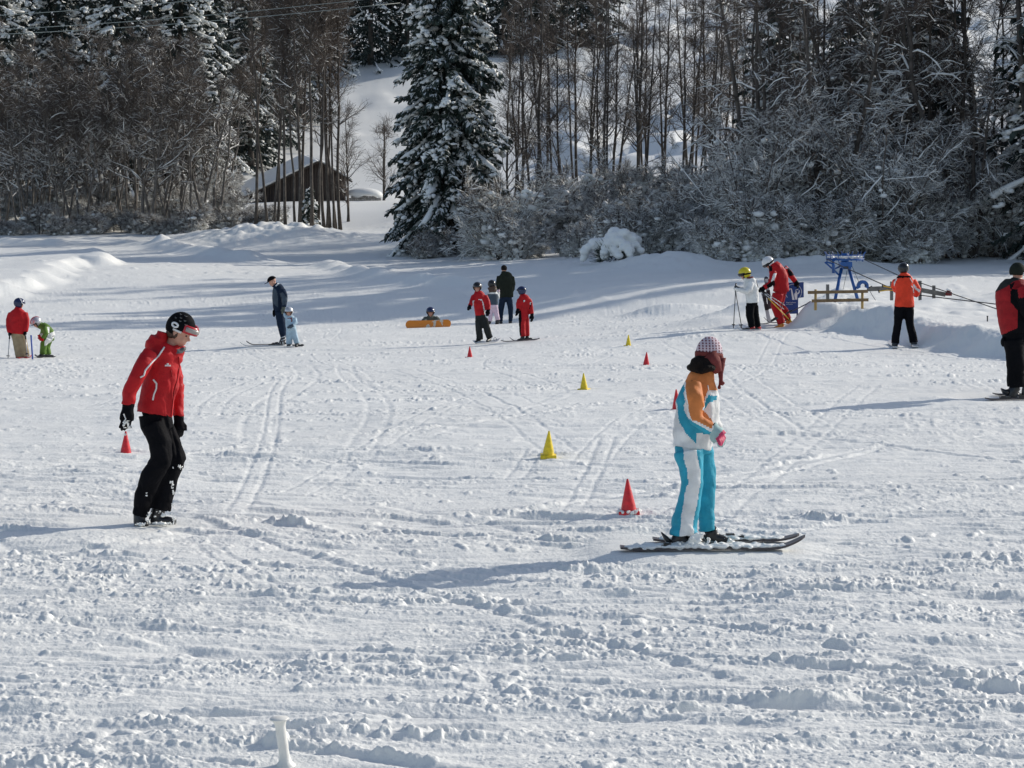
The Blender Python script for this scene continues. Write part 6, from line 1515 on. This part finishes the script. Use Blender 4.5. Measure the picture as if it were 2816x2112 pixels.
g = Geo(); box(g, [0, 0, 0], RGT * .065, [0, .06, 0], [0, 0, .045]); box(g, [-.01, 0, .065], RGT * .035, [0, .035, 0], [0, 0, .02]); gobj('housing', g, M['maroon'], root, smooth=False)
g = Geo(); blobs(g, [(-.02, 0, .10), (.02, 0, .09), (.05, 0, .05)], [(.05, .05, .03), (.04, .05, .03), (.03, .04, .02)], np.random.default_rng(2), ICO2, .05); gobj('snow_clumps', g, M['snowclump'], root)

# information sign
ST = (2130, 760, 16.592); DS = 46.2
def stp(x, y, d=DS): return P(ST[0] + x / ST[2], ST[1] + y / ST[2], d)
c3 = stp(850, 1500); root = thing('tow_sign', 'blue sign showing a person letting go of a tow bar in a white ring', 'sign', c3)
ks = DS / FOC / ST[2]
V = [stp(x, y) - c3 for x, y in ((420, 285), (1330, 262), (1335, 955), (1080, 985), (1080, 1700), (420, 1720))]
V2 = [v + np.array([0, .02, 0]) for v in V]; n = 6
g = Geo(); g.add(V + V2, [(0, 1, 2, 3), (3, 4, 5, 0), (6, 9, 8, 7), (9, 6, 11, 10)] + [(i, n + i, n + (i + 1) % n, (i + 1) % n) for i in range(n)]); gobj('panel', g, M['signblue'], root, smooth=False)
fr = Geo(); an = np.linspace(0, 2 * math.pi, 49); cc = stp(865, 715, DS - .006) - c3
tube(fr, cc + np.stack([370 * ks * np.cos(an), 0 * an, 362 * ks * np.sin(an)], 1), 11 * ks, 6); gobj('ring', fr, M['signwhite'], root)
def flat(g, pts, d=DS - .006):
    V = [stp(x, y, d) - c3 for x, y in pts]; n = len(V); V2 = [v + np.array([0, .004, 0]) for v in V]
    m_ = sum(V) / n; g.add(V + V2 + [m_], [(i, n + i, n + (i + 1) % n, (i + 1) % n) for i in range(n)], [(2 * n, i, (i + 1) % n) for i in range(n)])
pg = Geo()
flat(pg, [(740, 560), (790, 570), (915, 1070), (815, 1070)]); flat(pg, [(650, 560), (780, 545), (790, 580), (650, 600)]); flat(pg, [(640, 600), (665, 590), (705, 630), (690, 645)])
flat(pg, [(945, 625), (1075, 575), (1088, 600), (955, 648)]); flat(pg, [(905, 790), (930, 765), (1040, 765), (1045, 800), (1030, 1060), (945, 1060), (905, 900)])
flat(pg, [(1020, 770), (1085, 740), (1108, 700), (1112, 630), (1148, 630), (1145, 725), (1110, 790), (1030, 825)])
flat(pg, [(985 + 38 * math.cos(t), 720 + 40 * math.sin(t)) for t in np.linspace(0, 6.283, 13)[:-1]])
gobj('pictogram', pg, M['signwhite'], root, smooth=False)
for body, y_, sz in (('B\u00fcgel loslassen', 1195, 62), ('und rechts', 1270, 58)):
    cu = bpy.data.curves.new('lettering', 'FONT'); cu.body = body; cu.size = sz * ks * 1.15; cu.extrude = .001
    to = bpy.data.objects.new('lettering', cu); COL.objects.link(to); dg = bpy.context.evaluated_depsgraph_get(); dg.update()
    me = bpy.data.meshes.new_from_object(to.evaluated_get(dg)); bpy.data.objects.remove(to)
    t_ = link('lettering', me, M['signwhite'], root); t_.location = stp(535, y_ + 20, DS - .006) - c3; t_.rotation_euler = (math.pi / 2, 0, 0)
for x_ in (500, 1040):
    g = Geo(); tube(g, np.array([stp(x_, 1000, DS + .045) - c3, stp(x_, 2050, DS + .045) - c3]), .02, 8, cap=True); gobj('post', g, M['woodgrey'], root)

# ------------------------------------------------------------------ barn, log pile, power lines
HD = 150.0
kh = HD / FOC
hb = at_base(840, HD); 
def hp(u, v, dd=0): return P(u, v, HD + dd)
root = thing('barn', 'weathered dark wooden barn with a snow-covered lopsided roof behind the slim trees', 'barn', hp(840, 560)); o0 = np.array(root.location)
zb = min(hp(840, 575)[2], ground(*hp(840, 575)[:2])) - .6
fl_, fr_, pk, el, er = hp(681, 575), hp(951, 575, 1.0), hp(875, 447, .7), hp(681, 541), hp(951, 493, 1.0)
bk = np.array([-1.7, 7.0, .6])
def dn(p): q = p.copy(); q[2] = zb; return q
V = [dn(fl_), dn(fr_), er, pk, el]; V = V + [dn(v + bk) if i < 2 else v + bk for i, v in enumerate(V)]
g = Geo(); g.add(np.array(V) - o0, [(0, 1, 2, 4), (0, 4, 9, 5), (1, 6, 7, 2), (5, 9, 7, 6)], [(4, 2, 3), (9, 8, 7)]); gobj('wall', g, M['planks'], root, smooth=False)
g = Geo()
for u in np.linspace(690, 944, 20):                                   # standing boards
    top = np.interp(u, [681, 875, 951], [541, 447, 493]) + 5; a_ = hp(u, top, -.04 + (u - 681) / 270); b_ = a_.copy(); b_[2] = zb
    box(g, (a_ + b_) / 2 - o0, RGT * .035, [0, .02, 0], (a_ - b_) / 2)
gobj('battens', g, M['planks'], root, smooth=False)
rf = Geo(); sn = Geo()
def slab(g, a, b, th, off, ov=.35):
    """roof plane between front edge a (eave) - b (ridge)"""
    t = unit(a - b); f_ = -unit(bk); a2 = a + t * ov; p = [a2 + f_ * .45, b + f_ * .45, b + bk - f_ * .3, a2 + bk - f_ * .3]
    n_ = np.cross(p[1] - p[0], p[3] - p[0]); n_ = unit(n_); n_ = n_ if n_[2] > 0 else -n_
    lo = [q + n_ * off - o0 for q in p]; hi = [q + n_ * (off + th) - o0 for q in p]
    g.add(lo + hi, [(0, 3, 2, 1), (4, 5, 6, 7), (0, 1, 5, 4), (1, 2, 6, 5), (2, 3, 7, 6), (3, 0, 4, 7)])
slab(rf, el, pk, .10, .02); slab(rf, er, pk, .10, .02, .45)
r_ = gobj('roof', rf, M['rooftile'], root, smooth=False)
slab(sn, el, pk, .22, .125, .30); slab(sn, er, pk, .18, .125, .42)
V_, Q_, T_ = sn.arrays()
me = remesh([(V_, Q_, T_)], .11, 5); link('snow_layer', me, M['snow'], r_)
pl = hp(1000, 552, 2.0); zb2 = ground(pl[0], pl[1]); pl[2] = max(pl[2], zb2)
root = thing('log_pile', 'log pile under a smooth cap of snow beside the barn', 'log pile', pl)
g = Geo(); rn = np.random.default_rng(6)
for k in range(22):
    x_ = -1.25 + .12 * k; hgt = .42 * math.sqrt(max(.05, 1 - (x_ / 1.35) ** 2))
    for z_ in np.arange(.0, hgt, .14): tube(g, np.array([(x_ + rn.normal(0, .02), -.5, z_), (x_, .5, z_)]), .065, 7, cap=True)
lg = gobj('logs', g, M['woodgrey'], root)
V0, T0 = ICO3; V0 = V0 * np.array([1.5, .85, .62]); V0 = V0[:, :] + [0, 0, .36]; V0[:, 2] = np.maximum(V0[:, 2], .33 + .10 * np.sin(V0[:, 0] * 4)); g = Geo(); g.add(V0, None, T0); gobj('snow_cap', g, M['snow'], lg)
for i, (lab, a_, b_) in enumerate((('uppermost power line across the top left corner', (-300, 60, 100), (1100, -60, 112)), ('middle power line above the left wood', (-300, 97, 98), (1100, -12, 110)), ('lowest power line above the left wood', (-300, 108, 97), (1100, 8, 109)))):
    rope(lab, [P(*a_), P(*b_)], .016, 'steel', 'power line', 'power_line', 'power lines at top left', sag=.25)
# fallen branch and twigs lying at the wood edge
g = Geo(); tube(g, np.array([P(652, 668, 121), P(690, 662, 121), P(720, 655, 121)]) - P(690, 664, 121), np.array([.03, .05, .02]), 6, cap=True); o = gobj('fallen_branch', g, M['twig']); o.location = P(690, 664, 121); tag(o, 'thin fallen branch lying on the snow left of the barn trees', 'branch')
# ------------------------------------------------------------------ light, camera, render
w = bpy.data.worlds.new('World'); SC.world = w; w.use_nodes = True
N, L = w.node_tree.nodes, w.node_tree.links
sk = N.new('ShaderNodeTexSky'); sk.sky_type = 'NISHITA'; sk.sun_disc = False
sk.sun_elevation = SUN_EL; sk.sun_rotation = math.atan2(SUN_DIR[0], SUN_DIR[1])
sk.altitude = 1000; sk.air_density = 1.0; sk.dust_density = 2.0; sk.ozone_density = 1.2
bg = N['Background']; bg.inputs['Strength'].default_value = .14
hs = N.new('ShaderNodeHueSaturation'); hs.inputs['Saturation'].default_value = .85
L.new(sk.outputs['Color'], hs.inputs['Color']); L.new(hs.outputs['Color'], bg.inputs['Color'])
ld = bpy.data.lights.new('sun', 'SUN'); ld.energy = 3.85; ld.angle = R(.55); ld.color = (1.0, .94, .845)
lo = bpy.data.objects.new('sun', ld); COL.objects.link(lo)
sd = Vector((SUN_DIR[0] * math.cos(SUN_EL), SUN_DIR[1] * math.cos(SUN_EL), math.sin(SUN_EL)))
lo.rotation_euler = sd.to_track_quat('Z', 'Y').to_euler(); lo.location = (20, 10, 40)
cd = bpy.data.cameras.new('camera'); cd.sensor_width = 36; cd.lens = 36 * FOC / 2816; cd.clip_start = .1; cd.clip_end = 3000
co = bpy.data.objects.new('camera', cd); COL.objects.link(co)
co.location = CAM; co.rotation_euler = (math.pi / 2 - PITCH, 0, 0)
SC.camera = co
SC.view_settings.view_transform = 'Standard'; SC.view_settings.look = 'None'; SC.view_settings.exposure = 0; SC.view_settings.gamma = 1
SC.cycles.max_bounces = 6; SC.cycles.diffuse_bounces = 3; SC.cycles.use_denoising = True
